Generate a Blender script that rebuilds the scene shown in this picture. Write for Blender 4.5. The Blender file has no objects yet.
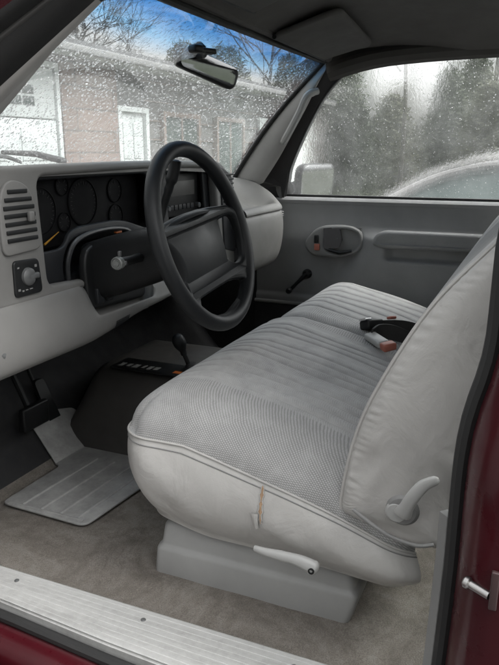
import bpy, bmesh, math, random
from mathutils import Vector, Matrix
R = math.radians
random.seed(7)
scene = bpy.context.scene
COL = scene.collection

# ------------------------------------------------------------------ camera
YAW, PITCH = R(23.2), R(15.2)
cam_d = bpy.data.cameras.new('camera')
cam = bpy.data.objects.new('camera', cam_d); COL.objects.link(cam)
cam_d.sensor_fit = 'VERTICAL'; cam_d.sensor_height = 24.0
cam_d.lens = 668.0 / 665.0 * 24.0
cam_d.clip_start = 0.02; cam_d.clip_end = 600
cam.location = (-0.88, 0.0, 0.83)
_F = Vector((math.cos(YAW), math.sin(YAW), 0)); _Z = Vector((0, 0, 1))
_fw = _F * math.cos(PITCH) - _Z * math.sin(PITCH)
cam.rotation_euler = _fw.to_track_quat('-Z', 'Y').to_euler()
scene.camera = cam

# ------------------------------------------------------------------ sky, sun, exposure
SUN_EL, SUN_AZ = R(55), R(288)      # azimuth of the direction towards the sun, counter-clockwise from +X
w = bpy.data.worlds.new('World'); scene.world = w; w.use_nodes = True
nt = w.node_tree; nt.nodes.clear()
sky = nt.nodes.new('ShaderNodeTexSky'); sky.sky_type = 'NISHITA'; sky.sun_disc = False
sky.sun_elevation = SUN_EL; sky.sun_rotation = R(90) - SUN_AZ
sky.dust_density = 6.0; sky.air_density = 1.2
hs = nt.nodes.new('ShaderNodeHueSaturation'); hs.inputs['Saturation'].default_value = 0.07
bg = nt.nodes.new('ShaderNodeBackground'); bg.inputs['Strength'].default_value = 0.15
wo = nt.nodes.new('ShaderNodeOutputWorld')
nt.links.new(sky.outputs[0], hs.inputs['Color']); nt.links.new(hs.outputs[0], bg.inputs[0]); nt.links.new(bg.outputs[0], wo.inputs[0])
sd = bpy.data.lights.new('sun', 'SUN'); sd.energy = 1.2; sd.angle = R(40); sd.color = (1.0, 0.98, 0.95)
sun = bpy.data.objects.new('sun', sd); COL.objects.link(sun)
_sd = Vector((math.cos(SUN_EL) * math.cos(SUN_AZ), math.cos(SUN_EL) * math.sin(SUN_AZ), math.sin(SUN_EL)))
sun.rotation_euler = (-_sd).to_track_quat('-Z', 'Y').to_euler(); sun.location = _sd * 30
vs = scene.view_settings
vs.view_transform = 'Standard'; vs.look = 'None'; vs.gamma = 1; vs.use_curve_mapping = False
vs.exposure = 2.0
scene.cycles.max_bounces = 14; scene.cycles.transparent_max_bounces = 24; scene.cycles.transmission_bounces = 10
scene.cycles.use_denoising = True

# ------------------------------------------------------------------ materials
class N:
    """small node graph helper"""
    def __init__(s, name):
        s.m = bpy.data.materials.new(name); s.m.use_nodes = True
        s.t = s.m.node_tree; s.t.nodes.clear()
        s.out = s.n('ShaderNodeOutputMaterial')
        s.tc = s.n('ShaderNodeTexCoord')
    def n(s, typ, **kw):
        x = s.t.nodes.new(typ)
        for k, v in kw.items():
            if k in x.inputs: x.inputs[k].default_value = v
            else: setattr(x, k, v)
        return x
    def l(s, a, b): s.t.links.new(a, b)
    def noise(s, scale, detail=4, rough=.55, vec=None, dist=0.0):
        x = s.n('ShaderNodeTexNoise'); x.inputs['Scale'].default_value = scale; x.inputs['Detail'].default_value = detail
        x.inputs['Roughness'].default_value = rough; x.inputs['Distortion'].default_value = dist
        s.l(vec or s.tc.outputs['Object'], x.inputs['Vector']); return x.outputs['Fac']
    def ramp(s, fac, stops):
        x = s.n('ShaderNodeValToRGB'); e = x.color_ramp.elements
        while len(e) < len(stops): e.new(.5)
        for el, (p, c) in zip(e, stops):
            el.position = p; el.color = (c, c, c, 1) if isinstance(c, (int, float)) else (*c, 1)
        s.l(fac, x.inputs[0]); return x.outputs[0]
    def math(s, op, a, b=None):
        x = s.n('ShaderNodeMath', operation=op)
        for i, v in enumerate((a, b)):
            if v is None: continue
            if isinstance(v, (int, float)): x.inputs[i].default_value = v
            else: s.l(v, x.inputs[i])
        return x.outputs[0]
    def sep(s, coord='Object'):
        x = s.n('ShaderNodeSeparateXYZ'); s.l(s.tc.outputs[coord], x.inputs[0]); return x.outputs
    def mapped(s, scale=(1, 1, 1), rot=(0, 0, 0)):
        x = s.n('ShaderNodeMapping'); x.inputs['Scale'].default_value = scale; x.inputs['Rotation'].default_value = rot
        s.l(s.tc.outputs['Object'], x.inputs[0]); return x.outputs[0]
    def bump(s, h, strength=.3, dist=.002, prev=None):
        x = s.n('ShaderNodeBump'); x.inputs['Strength'].default_value = strength; x.inputs['Distance'].default_value = dist
        s.l(h, x.inputs['Height'])
        if prev is not None: s.l(prev, x.inputs['Normal'])
        return x.outputs[0]
    def pbsdf(s, col=None, rough=.5, metal=0., normal=None, **kw):
        p = s.n('ShaderNodeBsdfPrincipled'); p.inputs['Metallic'].default_value = metal
        if isinstance(rough, (int, float)): p.inputs['Roughness'].default_value = rough
        else: s.l(rough, p.inputs['Roughness'])
        if isinstance(col, tuple): p.inputs['Base Color'].default_value = (*col, 1)
        elif col is not None: s.l(col, p.inputs['Base Color'])
        if normal is not None: s.l(normal, p.inputs['Normal'])
        for k, v in kw.items(): p.inputs[k.replace('_', ' ')].default_value = v
        s.l(p.outputs[0], s.out.inputs['Surface']); return p

def sc(c, k): return tuple(max(0, min(1, x * k)) for x in c)

def plastic(name, col, rough=.5, grain=900, gs=.15, var=.12, vscale=6, **kw):
    g = N(name)
    c = g.ramp(g.noise(vscale, 5), [(.3, sc(col, 1 - var)), (.7, sc(col, 1 + var))])
    r = g.ramp(g.noise(vscale * 3, 4), [(.3, rough * .85), (.7, min(1, rough * 1.15))])
    g.pbsdf(c, r, normal=g.bump(g.noise(grain, 3), gs, .0006), **kw)
    return g.m

M = {}
M['grey_dash'] = plastic('grey_dash_vinyl', (0.1369, 0.1347, 0.1288), .55, 700, .3)
M['grey_trim'] = plastic('grey_trim_plastic', (0.1944, 0.1944, 0.1908), .5, 800, .2)
M['grey_base'] = plastic('grey_seat_plastic', (0.2736, 0.2736, 0.2675), .42, 700, .15)
M['grey_door'] = plastic('grey_door_vinyl', (.205, .206, .207), .5, 600, .3)
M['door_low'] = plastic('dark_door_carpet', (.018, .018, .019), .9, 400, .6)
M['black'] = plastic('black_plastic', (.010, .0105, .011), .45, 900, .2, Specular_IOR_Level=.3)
M['black_soft'] = plastic('black_wheel_vinyl', (.010, .011, .012), .46, 650, .3, Specular_IOR_Level=.25)
M['dark_panel'] = plastic('charcoal_panel', (.017, .018, .02), .48, 900, .2, Specular_IOR_Level=.3)
M['tick'] = plastic('dim_gauge_print', (.03, .03, .03), .6)
M['gauge_black'] = plastic('gauge_black', (.005, .005, .006), .7, 900, .1, Specular_IOR_Level=.15)
M['door_mid'] = plastic('shaded_pull_vinyl', (.105, .106, .108), .6)
M['striker'] = plastic('striker_plate', (.05, .03, .03), .35)
M['lever_grey'] = plastic('dark_lever_metal', (.06, .06, .062), .25)
M['stalk'] = plastic('worn_stalk_tip', (.10, .105, .10), .3)
M['ridge'] = plastic('satin_ridge', (.022, .023, .025), .4)
M['rubber'] = plastic('black_rubber_seal', (0.0126, 0.0126, 0.0126), .6, 300, .2)
M['rubber_grey'] = plastic('worn_rubber_edge', (0.0540, 0.0528, 0.0510), .5, 300, .2)
M['liner'] = plastic('headliner_cloth', (.085, .080, .075), .95, 1200, .5, .08)
M['visor'] = plastic('visor_cloth', (.085, .081, .076), .95, 1200, .5, .08)
M['pillar'] = plastic('pillar_trim_plastic', (0.3116, 0.3034, 0.2911), .5, 800, .2)
M['webbing'] = plastic('belt_webbing', (.03, .029, .028), .8, 500, .5)
M['red_button'] = plastic('red_button', (0.3750, 0.1275, 0.0900), .4, 500, .1)
M['foam'] = plastic('yellowed_foam', (0.3200, 0.2160, 0.1360), .95, 300, .8, .35, 60)
M['orange_mark'] = plastic('orange_mark', (0.4500, 0.1200, 0.0240), .5)
M['white_mark'] = plastic('pale_mark', (0.1750, 0.1750, 0.1700), .6)
M['needle'] = plastic('needle_orange', (0.4800, 0.2520, 0.0360), .5)
M['silver_plastic'] = plastic('light_grey_lever', (.36, .36, .35), .34, 700, .1, .06)
M['knob_grey'] = plastic('grey_knob', (.075, .077, .077), .35)

def chrome(name, col, rough):
    g = N(name); g.pbsdf(col, rough, 1.0, normal=g.bump(g.noise(400, 2), .05, .0005)); return g.m
M['worn_chrome'] = chrome('worn_chrome', (.38, .37, .36), .32)
M['chrome'] = chrome('chrome', (.75, .75, .75), .18)
M['mirror'] = chrome('mirror_silver', (.22, .225, .23), .0)
M['mirror_dim'] = chrome('dim_mirror_silver', (.17, .175, .18), .03)

# vinyl with fine creases
def vinyl(name, col, rough=.36):
    g = N(name)
    c = g.ramp(g.noise(7, 6, .6), [(.25, sc(col, .80)), (.5, col), (.75, sc(col, 1.07))])
    s1 = g.bump(g.noise(420, 3), .25, .0008)
    s2 = g.bump(g.noise(13, 4, .5, g.mapped((1, 1, .85)), 1.2), .35, .012, s1)
    g.pbsdf(c, g.ramp(g.noise(14, 4), [(.3, rough * .8), (.7, rough * 1.25)]), normal=s2)
    return g.m
M['vinyl'] = vinyl('seat_vinyl', (.40, .390, .373))

# woven cloth: a coarse grid of dark threads near the seams, finer between the pleats
def cloth():
    g = N('seat_cloth')
    x, y, z = g.sep()
    def wave(c, period):
        return g.math('ADD', g.math('MULTIPLY', g.math('SINE', g.math('MULTIPLY', c, 2 * math.pi / period)), .5), .5)
    xx = g.math('ADD', x, z); yy = g.math('SUBTRACT', y, z)
    wob = g.math('MULTIPLY', g.math('SUBTRACT', g.noise(28, 3), .5), .006)
    xx = g.math('ADD', xx, wob); yy = g.math('SUBTRACT', yy, wob)
    wx = wave(xx, .0046); wy = wave(yy, .0046)
    grid = g.math('MULTIPLY', wx, wy)
    fine = g.math('MULTIPLY', wave(xx, .0030), wave(yy, .0030))
    v = g.n('ShaderNodeAttribute', attribute_name='pleat')
    mix = g.n('ShaderNodeMix'); mix.data_type = 'FLOAT'
    g.l(v.outputs['Fac'], mix.inputs[0]); g.l(grid, mix.inputs[2]); g.l(g.math('ADD', g.math('MULTIPLY', fine, .35), .22), mix.inputs[3])
    h = mix.outputs[0]
    nse = g.math('ADD', g.math('MULTIPLY', g.noise(35, 5, .65), .5), g.math('MULTIPLY', g.noise(6, 5, .7), .5))
    hh = g.math('ADD', h, g.math('MULTIPLY', g.math('SUBTRACT', nse, .5), 1.1))
    c = g.ramp(hh, [(.02, (.225, .224, .22)), (.35, (.365, .363, .357)), (.9, (.445, .443, .435))])
    p = g.pbsdf(c, .92, normal=g.bump(h, .4, .001, g.bump(g.noise(10, 3), .25, .01)))
    p.inputs['Sheen Weight'].default_value = .15
    return g.m
M['cloth'] = cloth()

def carpet():
    g = N('stained_carpet')
    n1 = g.noise(5, 7, .7, None, .8); n2 = g.noise(420, 4, .75)
    n3 = g.noise(38, 5, .75)
    c1 = g.ramp(g.math('ADD', g.math('MULTIPLY', n1, .7), g.math('MULTIPLY', n3, .3)),
                [(.3, (.14, .120, .10)), (.45, (.245, .218, .188)), (.58, (.36, .328, .29)), (.75, (.25, .198, .155))])
    mx = g.n('ShaderNodeMix'); mx.data_type = 'RGBA'; mx.blend_type = 'MULTIPLY'; mx.inputs[0].default_value = .7
    g.l(c1, mx.inputs[6]); g.l(g.ramp(n2, [(.3, .35), (.7, 1.3)]), mx.inputs[7])
    vo = g.n('ShaderNodeTexVoronoi'); vo.inputs['Scale'].default_value = 70; g.l(g.tc.outputs['Object'], vo.inputs['Vector'])
    m2 = g.n('ShaderNodeMix'); m2.data_type = 'RGBA'; g.l(g.math('MULTIPLY', g.ramp(vo.outputs['Distance'], [(.07, 1.0), (.12, 0.0)]), g.ramp(g.noise(9, 3), [(.5, 0.0), (.6, .75)])), m2.inputs[0]); g.l(mx.outputs[2], m2.inputs[6]); m2.inputs[7].default_value = (.36, .32, .26, 1)
    g.pbsdf(m2.outputs[2], .97, normal=g.bump(n2, 1.0, .006, g.bump(n3, .5, .008)))
    return g.m
M['carpet'] = carpet()
M['tunnel'] = plastic('dark_tunnel_mat', (.052, .049, .046), .7, 300, .4)

def paint(name, col, rough=.3, coat=.22):
    g = N(name)
    c = g.ramp(g.noise(9, 5), [(.3, sc(col, .8)), (.75, sc(col, 1.15))])
    p = g.pbsdf(c, g.ramp(g.noise(30, 5), [(.3, rough * .7), (.75, rough * 1.6)]), normal=g.bump(g.noise(180, 2), .03, .001))
    p.inputs['Specular IOR Level'].default_value = .22; p.inputs['Coat Weight'].default_value = coat; p.inputs['Coat Roughness'].default_value = .10
    return g.m
M['paint'] = paint('maroon_paint', (.042, .0032, .006))
M['paint_car'] = paint('parked_car_paint', (.24, .235, .232))

# scuffed, ribbed aluminium sill
def sill():
    g = N('scuffed_sill_plate')
    st = g.noise(30, 6, .7, g.mapped((1, .06, 1)))
    sp = g.noise(60, 6, .75)
    mixn = g.math('ADD', g.math('MULTIPLY', st, .6), g.math('MULTIPLY', sp, .4))
    c = g.ramp(mixn, [(.3, (.24, .24, .232)), (.5, (.37, .37, .36)), (.7, (.45, .45, .44))])
    g.pbsdf(c, .45, .15, normal=g.bump(st, .25, .001, g.bump(sp, .15, .001)))
    return g.m
M['sill'] = sill()

def mat_rubber():
    g = N('grey_vinyl_floor_mat')
    c = g.ramp(g.noise(18, 6, .7), [(.3, (.22, .22, .213)), (.7, (.38, .38, .37))])
    g.pbsdf(c, .5, normal=g.bump(g.noise(500, 3), .3, .001))
    return g.m
M['mat'] = mat_rubber()

def pane(name, tint=False, veil=.05, distort=.0, soft=.12):
    g = N(name)
    tr = g.n('ShaderNodeBsdfTransparent'); gl = g.n('ShaderNodeBsdfGlossy'); gl.inputs['Roughness'].default_value = .02
    gl.inputs['Color'].default_value = (1, 1, 1, 1)
    tr.inputs[0].default_value = (.80, .83, .83, 1) if tint else (.93, .95, .94, 1)
    if tint:
        x, y, z = g.sep()
        nz = g.math('ADD', z, g.math('MULTIPLY', g.math('SUBTRACT', g.noise(9, 2), .5), .012))
        c = g.ramp(g.math('MULTIPLY', g.math('SUBTRACT', nz, 1.0), 10.0), [(.42, (.80, .83, .83)), (.70, (.30, .60, .90)), (1.0, (.06, .28, .68))])
        g.l(c, tr.inputs[0])
    base = tr.outputs[0]
    if distort:
        rf = g.n('ShaderNodeBsdfRefraction'); rf.inputs['IOR'].default_value = 1.07; rf.inputs['Roughness'].default_value = soft
        rf.inputs['Color'].default_value = (.9, .92, .91, 1)
        if tint: g.l(c, rf.inputs['Color'])
        h = g.noise(55, 4, .6, g.mapped((1, 1.0, .35), (R(32), 0, 0)), .5)
        h2 = g.noise(190, 3, .6, g.mapped((1, 1.0, .5), (R(32), 0, 0)), .5)
        g.l(g.bump(h, .30, .008, g.bump(h2, .35, .004)), rf.inputs['Normal'])
        mx = g.n('ShaderNodeMixShader'); mx.inputs[0].default_value = distort
        g.l(base, mx.inputs[1]); g.l(rf.outputs[0], mx.inputs[2]); base = mx.outputs[0]
    if veil:
        df = g.n('ShaderNodeBsdfTranslucent'); df.inputs[0].default_value = (.85, .88, .88, 1)
        mx = g.n('ShaderNodeMixShader')
        g.l(g.math('MULTIPLY', g.ramp(g.noise(13, 6, .7), [(.3, .35), (.7, 1.0)]), veil), mx.inputs[0])
        g.l(base, mx.inputs[1]); g.l(df.outputs[0], mx.inputs[2]); base = mx.outputs[0]
    fr = g.n('ShaderNodeFresnel'); fr.inputs[0].default_value = 1.45
    mx = g.n('ShaderNodeMixShader'); g.l(g.math('MULTIPLY', fr.outputs[0], .28), mx.inputs[0]); g.l(base, mx.inputs[1]); g.l(gl.outputs[0], mx.inputs[2])
    g.l(mx.outputs[0], g.out.inputs['Surface'])
    return g.m
M['windshield'] = pane('wet_windshield', True, .075, .30, .06)
M['wet_glass'] = pane('wet_side_glass', False, .075, .68)
M['clear'] = pane('clear_glass', False, .02)
def water():
    g = N('water_drop'); x = g.n('ShaderNodeBsdfGlass'); x.inputs['IOR'].default_value = 1.33; x.inputs['Roughness'].default_value = 0
    g.l(x.outputs[0], g.out.inputs['Surface']); return g.m
M['water'] = water()
M['car_glass'] = plastic('parked_car_glass', (.05, .07, .066), .08, 50, 0, .1, 3)

def garage_white():
    g = N('white_garage_paint')
    c = g.ramp(g.noise(3, 6, .7), [(.3, (.50, .54, .53)), (.7, (.62, .65, .64))])
    g.pbsdf(c, .5); return g.m
M['white'] = garage_white()
def siding():
    g = N('pinkish_brick_wall')
    b = g.n('ShaderNodeTexBrick'); b.inputs['Scale'].default_value = 1.0
    b.inputs['Brick Width'].default_value = 1.6; b.inputs['Row Height'].default_value = .27; b.inputs['Mortar Size'].default_value = .012
    b.inputs['Color1'].default_value = (.20, .14, .118, 1); b.inputs['Color2'].default_value = (.16, .112, .094, 1); b.inputs['Mortar'].default_value = (.09, .07, .062, 1)
    mp = g.n('ShaderNodeMapping'); mp.inputs['Rotation'].default_value = (R(90), 0, 0); g.l(g.tc.outputs['Object'], mp.inputs[0]); g.l(mp.outputs[0], b.inputs['Vector'])
    g.pbsdf(b.outputs['Color'], .85, normal=g.bump(b.outputs['Fac'], -.4, .02)); return g.m
M['brick'] = siding()
M['plank'] = plastic('tan_wood_plank', (0.1650, 0.1237, 0.1050), .8, 60, .5, .2, 4)
M['grey_wall'] = plastic('grey_wall', (0.1200, 0.1162, 0.1125), .8, 60, .5, .2, 2)
M['roof'] = plastic('wet_shingle', (0.1040, 0.1040, 0.1080), .5, 12, .8, .35, 5)
M['asphalt'] = plastic('wet_asphalt', (0.0420, 0.0420, 0.0434), .45, 90, .6, .3, 2)
M['ground'] = plastic('damp_soil', (.045, .055, .026), .9, 20, .6, .3, 1)
M['grass'] = plastic('grass_blades', (.05, .085, .022), .7, 20, .3, .4, 3)
M['bark'] = plastic('dark_bark', (.035, .030, .027), .9, 40, .8, .3, 8)
def leafmat(name, a, b):
    g = N(name); oi = g.noise(1.6, 5, .7); oj = g.noise(30, 2)
    c = g.ramp(g.math('ADD', g.math('MULTIPLY', oi, .6), g.math('MULTIPLY', oj, .4)), [(.32, a), (.66, b)])
    g.pbsdf(c, .6); return g.m
M['needles'] = leafmat('conifer_needles', (.014, .022, .010), (.050, .068, .030))
M['needles2'] = leafmat('olive_conifer_needles', (.020, .027, .011), (.075, .082, .036))
M['hill'] = leafmat('far_wood', (.03, .034, .03), (.075, .075, .068))
M['tyre'] = plastic('tyre_rubber', (.02, .02, .02), .8)
M['lamp_glass'] = plastic('lamp_glass', (.4, .4, .42), .1, 50, 0)

# ------------------------------------------------------------------ mesh helpers
def link(name, me, mat, parent=None, smooth=True):
    o = bpy.data.objects.new(name, me); COL.objects.link(o)
    for m in (mat if isinstance(mat, (list, tuple)) else [mat]): me.materials.append(m)
    if parent is not None: o.parent = parent
    if smooth:
        for p in me.polygons: p.use_smooth = True
    return o

class MB:
    def __init__(s): s.bm = bmesh.new()
    def box(s, a, b, bevel=0.0, seg=3, mat=None):
        c = [(a[i] + b[i]) / 2 for i in range(3)]; d = [abs(b[i] - a[i]) for i in range(3)]
        r = bmesh.ops.create_cube(s.bm, size=1.0)
        vs_ = r['verts']
        for v in vs_: v.co = Vector((v.co.x * d[0], v.co.y * d[1], v.co.z * d[2]))
        if bevel:
            es = list({e for v in vs_ for e in v.link_edges})
            rr = bmesh.ops.bevel(s.bm, geom=es, offset=min(bevel, min(d) * .49), segments=seg, affect='EDGES', profile=.5)
            vs_ = list({v for f in rr['faces'] for v in f.verts} | {v for v in vs_ if v.is_valid})
        for v in vs_:
            co = v.co
            if mat is not None: co = mat @ co
            v.co = co + Vector(c)
        return s
    def tube(s, path, rad, n=10, cap=True, flat=1.0, upv=None, closed=False):
        P = [Vector(p) for p in path]; rs = rad if isinstance(rad, (list, tuple)) else [rad] * len(P)
        rings = []; prev = None
        for i, p in enumerate(P):
            if closed: t = (P[(i + 1) % len(P)] - P[i - 1]).normalized()
            else: t = (P[min(i + 1, len(P) - 1)] - P[max(i - 1, 0)]).normalized()
            if upv is not None:
                a = t.cross(Vector(upv)); a = a.normalized() if a.length > 1e-6 else Vector((1, 0, 0))
            elif prev is None:
                a = t.orthogonal().normalized()
            else:
                a = prev - t * prev.dot(t); a = a.normalized()
            prev = a; b = t.cross(a)
            rings.append([s.bm.verts.new(p + (a * math.cos(k / n * 2 * math.pi) + b * math.sin(k / n * 2 * math.pi) * flat) * rs[i]) for k in range(n)])
        m = len(rings)
        for i in range(m if closed else m - 1):
            A, B = rings[i], rings[(i + 1) % m]
            for k in range(n): s.bm.faces.new((A[k], A[(k + 1) % n], B[(k + 1) % n], B[k]))
        if cap and not closed:
            s.bm.faces.new(rings[0][::-1]); s.bm.faces.new(rings[-1])
        return s
    def lathe(s, prof, o=(0, 0, 0), axis=(0, 0, 1), n=24):
        ax = Vector(axis).normalized(); a = ax.orthogonal().normalized(); b = ax.cross(a); o = Vector(o); rings = []
        for r, h in prof:
            rings.append([s.bm.verts.new(o + ax * h + (a * math.cos(k / n * 2 * math.pi) + b * math.sin(k / n * 2 * math.pi)) * max(r, 1e-5)) for k in range(n)])
        for A, B in zip(rings, rings[1:]):
            for k in range(n): s.bm.faces.new((A[k], A[(k + 1) % n], B[(k + 1) % n], B[k]))
        s.bm.faces.new(rings[0][::-1]); s.bm.faces.new(rings[-1]); return s
    def grid(s, f, nu, nv, close_u=False):
        V = [[s.bm.verts.new(Vector(f(i / nu, j / nv))) for j in range(nv + 1)] for i in range(nu if close_u else nu + 1)]
        L_ = len(V)
        for i in range(nu):
            A, B = V[i], V[(i + 1) % L_]
            for j in range(nv): s.bm.faces.new((A[j], A[j + 1], B[j + 1], B[j]))
        return V
    def loft(s, secs, closed=True, cap=True):
        V = [[s.bm.verts.new(Vector(p)) for p in sec] for sec in secs]; n = len(V[0])
        for A, B in zip(V, V[1:]):
            for k in range(n if closed else n - 1): s.bm.faces.new((A[k], A[(k + 1) % n], B[(k + 1) % n], B[k]))
        if cap and closed:
            s.bm.faces.new(V[0][::-1]); s.bm.faces.new(V[-1])
        return s
    def prism(s, poly, axis, a, b):
        """poly in the two other axes, extruded along axis from a to b"""
        def P(u, v, w_):
            return {0: (w_, u, v), 1: (u, w_, v), 2: (u, v, w_)}[axis]
        return s.loft([[P(u, v, a) for u, v in poly], [P(u, v, b) for u, v in poly]])
    def build(s, name, mat, parent=None, smooth=True, angle=35, merge=True):
        if merge: bmesh.ops.remove_doubles(s.bm, verts=s.bm.verts, dist=1e-5)
        bmesh.ops.recalc_face_normals(s.bm, faces=s.bm.faces)
        me = bpy.data.meshes.new(name); s.bm.to_mesh(me); s.bm.free()
        o = link(name, me, mat, parent, smooth)
        if smooth and angle:
            me.set_sharp_from_angle(angle=R(angle))
        return o

def rpoly(pts, r=.01, n=5):
    """polygon with rounded corners; r one number or a list"""
    out = []; m = len(pts)
    for i in range(m):
        p = Vector(pts[i]).to_2d(); a = Vector(pts[i - 1]).to_2d(); b = Vector(pts[(i + 1) % m]).to_2d()
        rr = r[i] if isinstance(r, (list, tuple)) else r
        if rr <= 0: out.append((p.x, p.y)); continue
        da, db = (a - p), (b - p)
        ra = min(rr, da.length * .48); rb = min(rr, db.length * .48)
        s0 = p + da.normalized() * ra; s1 = p + db.normalized() * rb
        for k in range(n + 1):
            t = k / n; q = s0 * (1 - t) ** 2 + p * 2 * t * (1 - t) + s1 * t * t
            out.append((q.x, q.y))
    return out

def panel(name, outline, mat, parent, mapf, depth=.01, bevel=.003, holes=(), seg=3, angle=35):
    """a plate cut from a 2-D outline with holes, rounded edges, mapped into place by mapf(u, v, w)"""
    cu = bpy.data.curves.new(name, 'CURVE'); cu.dimensions = '2D'; cu.fill_mode = 'BOTH'
    cu.extrude = max(depth / 2 - bevel, 1e-5); cu.bevel_depth = bevel; cu.bevel_resolution = seg; cu.offset = -bevel
    for pts in [outline, *holes]:
        sp = cu.splines.new('POLY'); sp.points.add(len(pts) - 1); sp.use_cyclic_u = True
        for q, p in zip(sp.points, pts): q.co = (p[0], p[1], 0, 1)
    ob = bpy.data.objects.new(name, cu); COL.objects.link(ob)
    dg = bpy.context.evaluated_depsgraph_get()
    me = bpy.data.meshes.new_from_object(ob.evaluated_get(dg)); me.materials.clear()
    COL.objects.unlink(ob); bpy.data.objects.remove(ob); bpy.data.curves.remove(cu)
    bm = bmesh.new(); bm.from_mesh(me); bpy.data.meshes.remove(me)
    for v in bm.verts: v.co = Vector(mapf(v.co.x, v.co.y, v.co.z))
    b = MB(); b.bm.free(); b.bm = bm
    bmesh.ops.remove_doubles(bm, verts=bm.verts, dist=1e-5)
    bmesh.ops.recalc_face_normals(bm, faces=bm.faces)
    me = bpy.data.meshes.new(name); bm.to_mesh(me); bm.free()
    o = link(name, me, mat, parent, True); me.set_sharp_from_angle(angle=R(angle))
    return o

def empty(name, loc=(0, 0, 0), label=None, cat=None, group=None):
    o = bpy.data.objects.new(name, None); COL.objects.link(o); o.empty_display_size = .1
    o.location = loc
    if label: tag(o, label, cat, group)
    return o
def tag(o, label, cat, group=None, kind=None):
    if label: o['label'] = label
    if cat: o['category'] = cat
    if group: o['group'] = group
    if kind: o['kind'] = kind
    return o
def lerp(a, b, t): return a + (b - a) * t
def interp(tab, x):
    if x <= tab[0][0]: return tab[0][1]
    for (x0, y0), (x1, y1) in zip(tab, tab[1:]):
        if x <= x1:
            t = (x - x0) / (x1 - x0); return y0 + (y1 - y0) * t
    return tab[-1][1]
def sinterp(tab, x):
    if x <= tab[0][0]: return tab[0][1]
    for (x0, y0), (x1, y1) in zip(tab, tab[1:]):
        if x <= x1:
            t = (x - x0) / (x1 - x0); t = t * t * (3 - 2 * t); return y0 + (y1 - y0) * t
    return tab[-1][1]
def catmull(pts, n=6):
    P = [Vector(p) for p in pts]; out = []
    for i in range(len(P) - 1):
        a = P[max(i - 1, 0)]; b = P[i]; c = P[i + 1]; d = P[min(i + 2, len(P) - 1)]
        for k in range(n):
            t = k / n
            out.append(.5 * ((2 * b) + (c - a) * t + (2 * a - 5 * b + 4 * c - d) * t * t + (3 * b - a - 3 * c + d) * t ** 3))
    out.append(P[-1]); return out

GZ = -0.56        # ground level below the cab floor
XM = 0.765        # centre line of the cab

# ================================================================== SETTING
b = MB(); b.box((-300, -300, GZ - .5), (300, 300, GZ - .004)); o = b.build('ground', M['ground'], None, False); tag(o, 'damp green and brown ground around the drive', 'ground', kind='structure')
b = MB(); b.grid(lambda u, v: (-6 + (8.2 if v < .5 else 9.2) * u, -14 + 19.3 * v, GZ), 4, 4); o = b.build('driveway', M['asphalt'], None); tag(o, 'wet dark driveway under the truck and in front of the garage', 'driveway', kind='structure')
b = MB(); b.grid(lambda u, v: (3.204 + 2.4 * u, -4 + 9.3 * v, GZ + .0), 4, 4); o = b.build('parking_area', M['asphalt'], None); tag(o, 'wet paved parking area beside the drive', 'parking area', kind='structure')

# ================================================================== PICKUP TRUCK (cab shell)
truck = empty('pickup_truck', (0, 0, GZ), 'maroon pickup truck cab with grey interior, seen through its open driver doorway', 'pickup truck')
truck_off = Vector((0, 0, -GZ))
def tpart(o):
    o.location = truck_off; return o

# windshield surface: s across (0 driver, 1 passenger), t up
def wsh(s, t, off=0.0):
    k = (s - .5) * 2
    xb, yb, zb = XM + .715 * k, 1.27 - .19 * abs(k) ** 2.3, .765 - .05 * abs(k) ** 2.2
    xt, yt, zt = XM + .60 * k, .715 - .022 * k * k, 1.118 - .006 * k * k
    p = Vector((lerp(xb, xt, t), lerp(yb, yt, t), lerp(zb, zt, t)))
    bow = .022 * math.sin(math.pi * t)
    return p + Vector((0, .5, .85)) * (bow + off)
b = MB(); b.grid(lambda u, v: wsh(u, v), 40, 24); windshield = tpart(b.build('windshield', M['windshield'], truck)); windshield['label'] = 'rain-spotted windshield with a blue shade band along its top'

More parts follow.
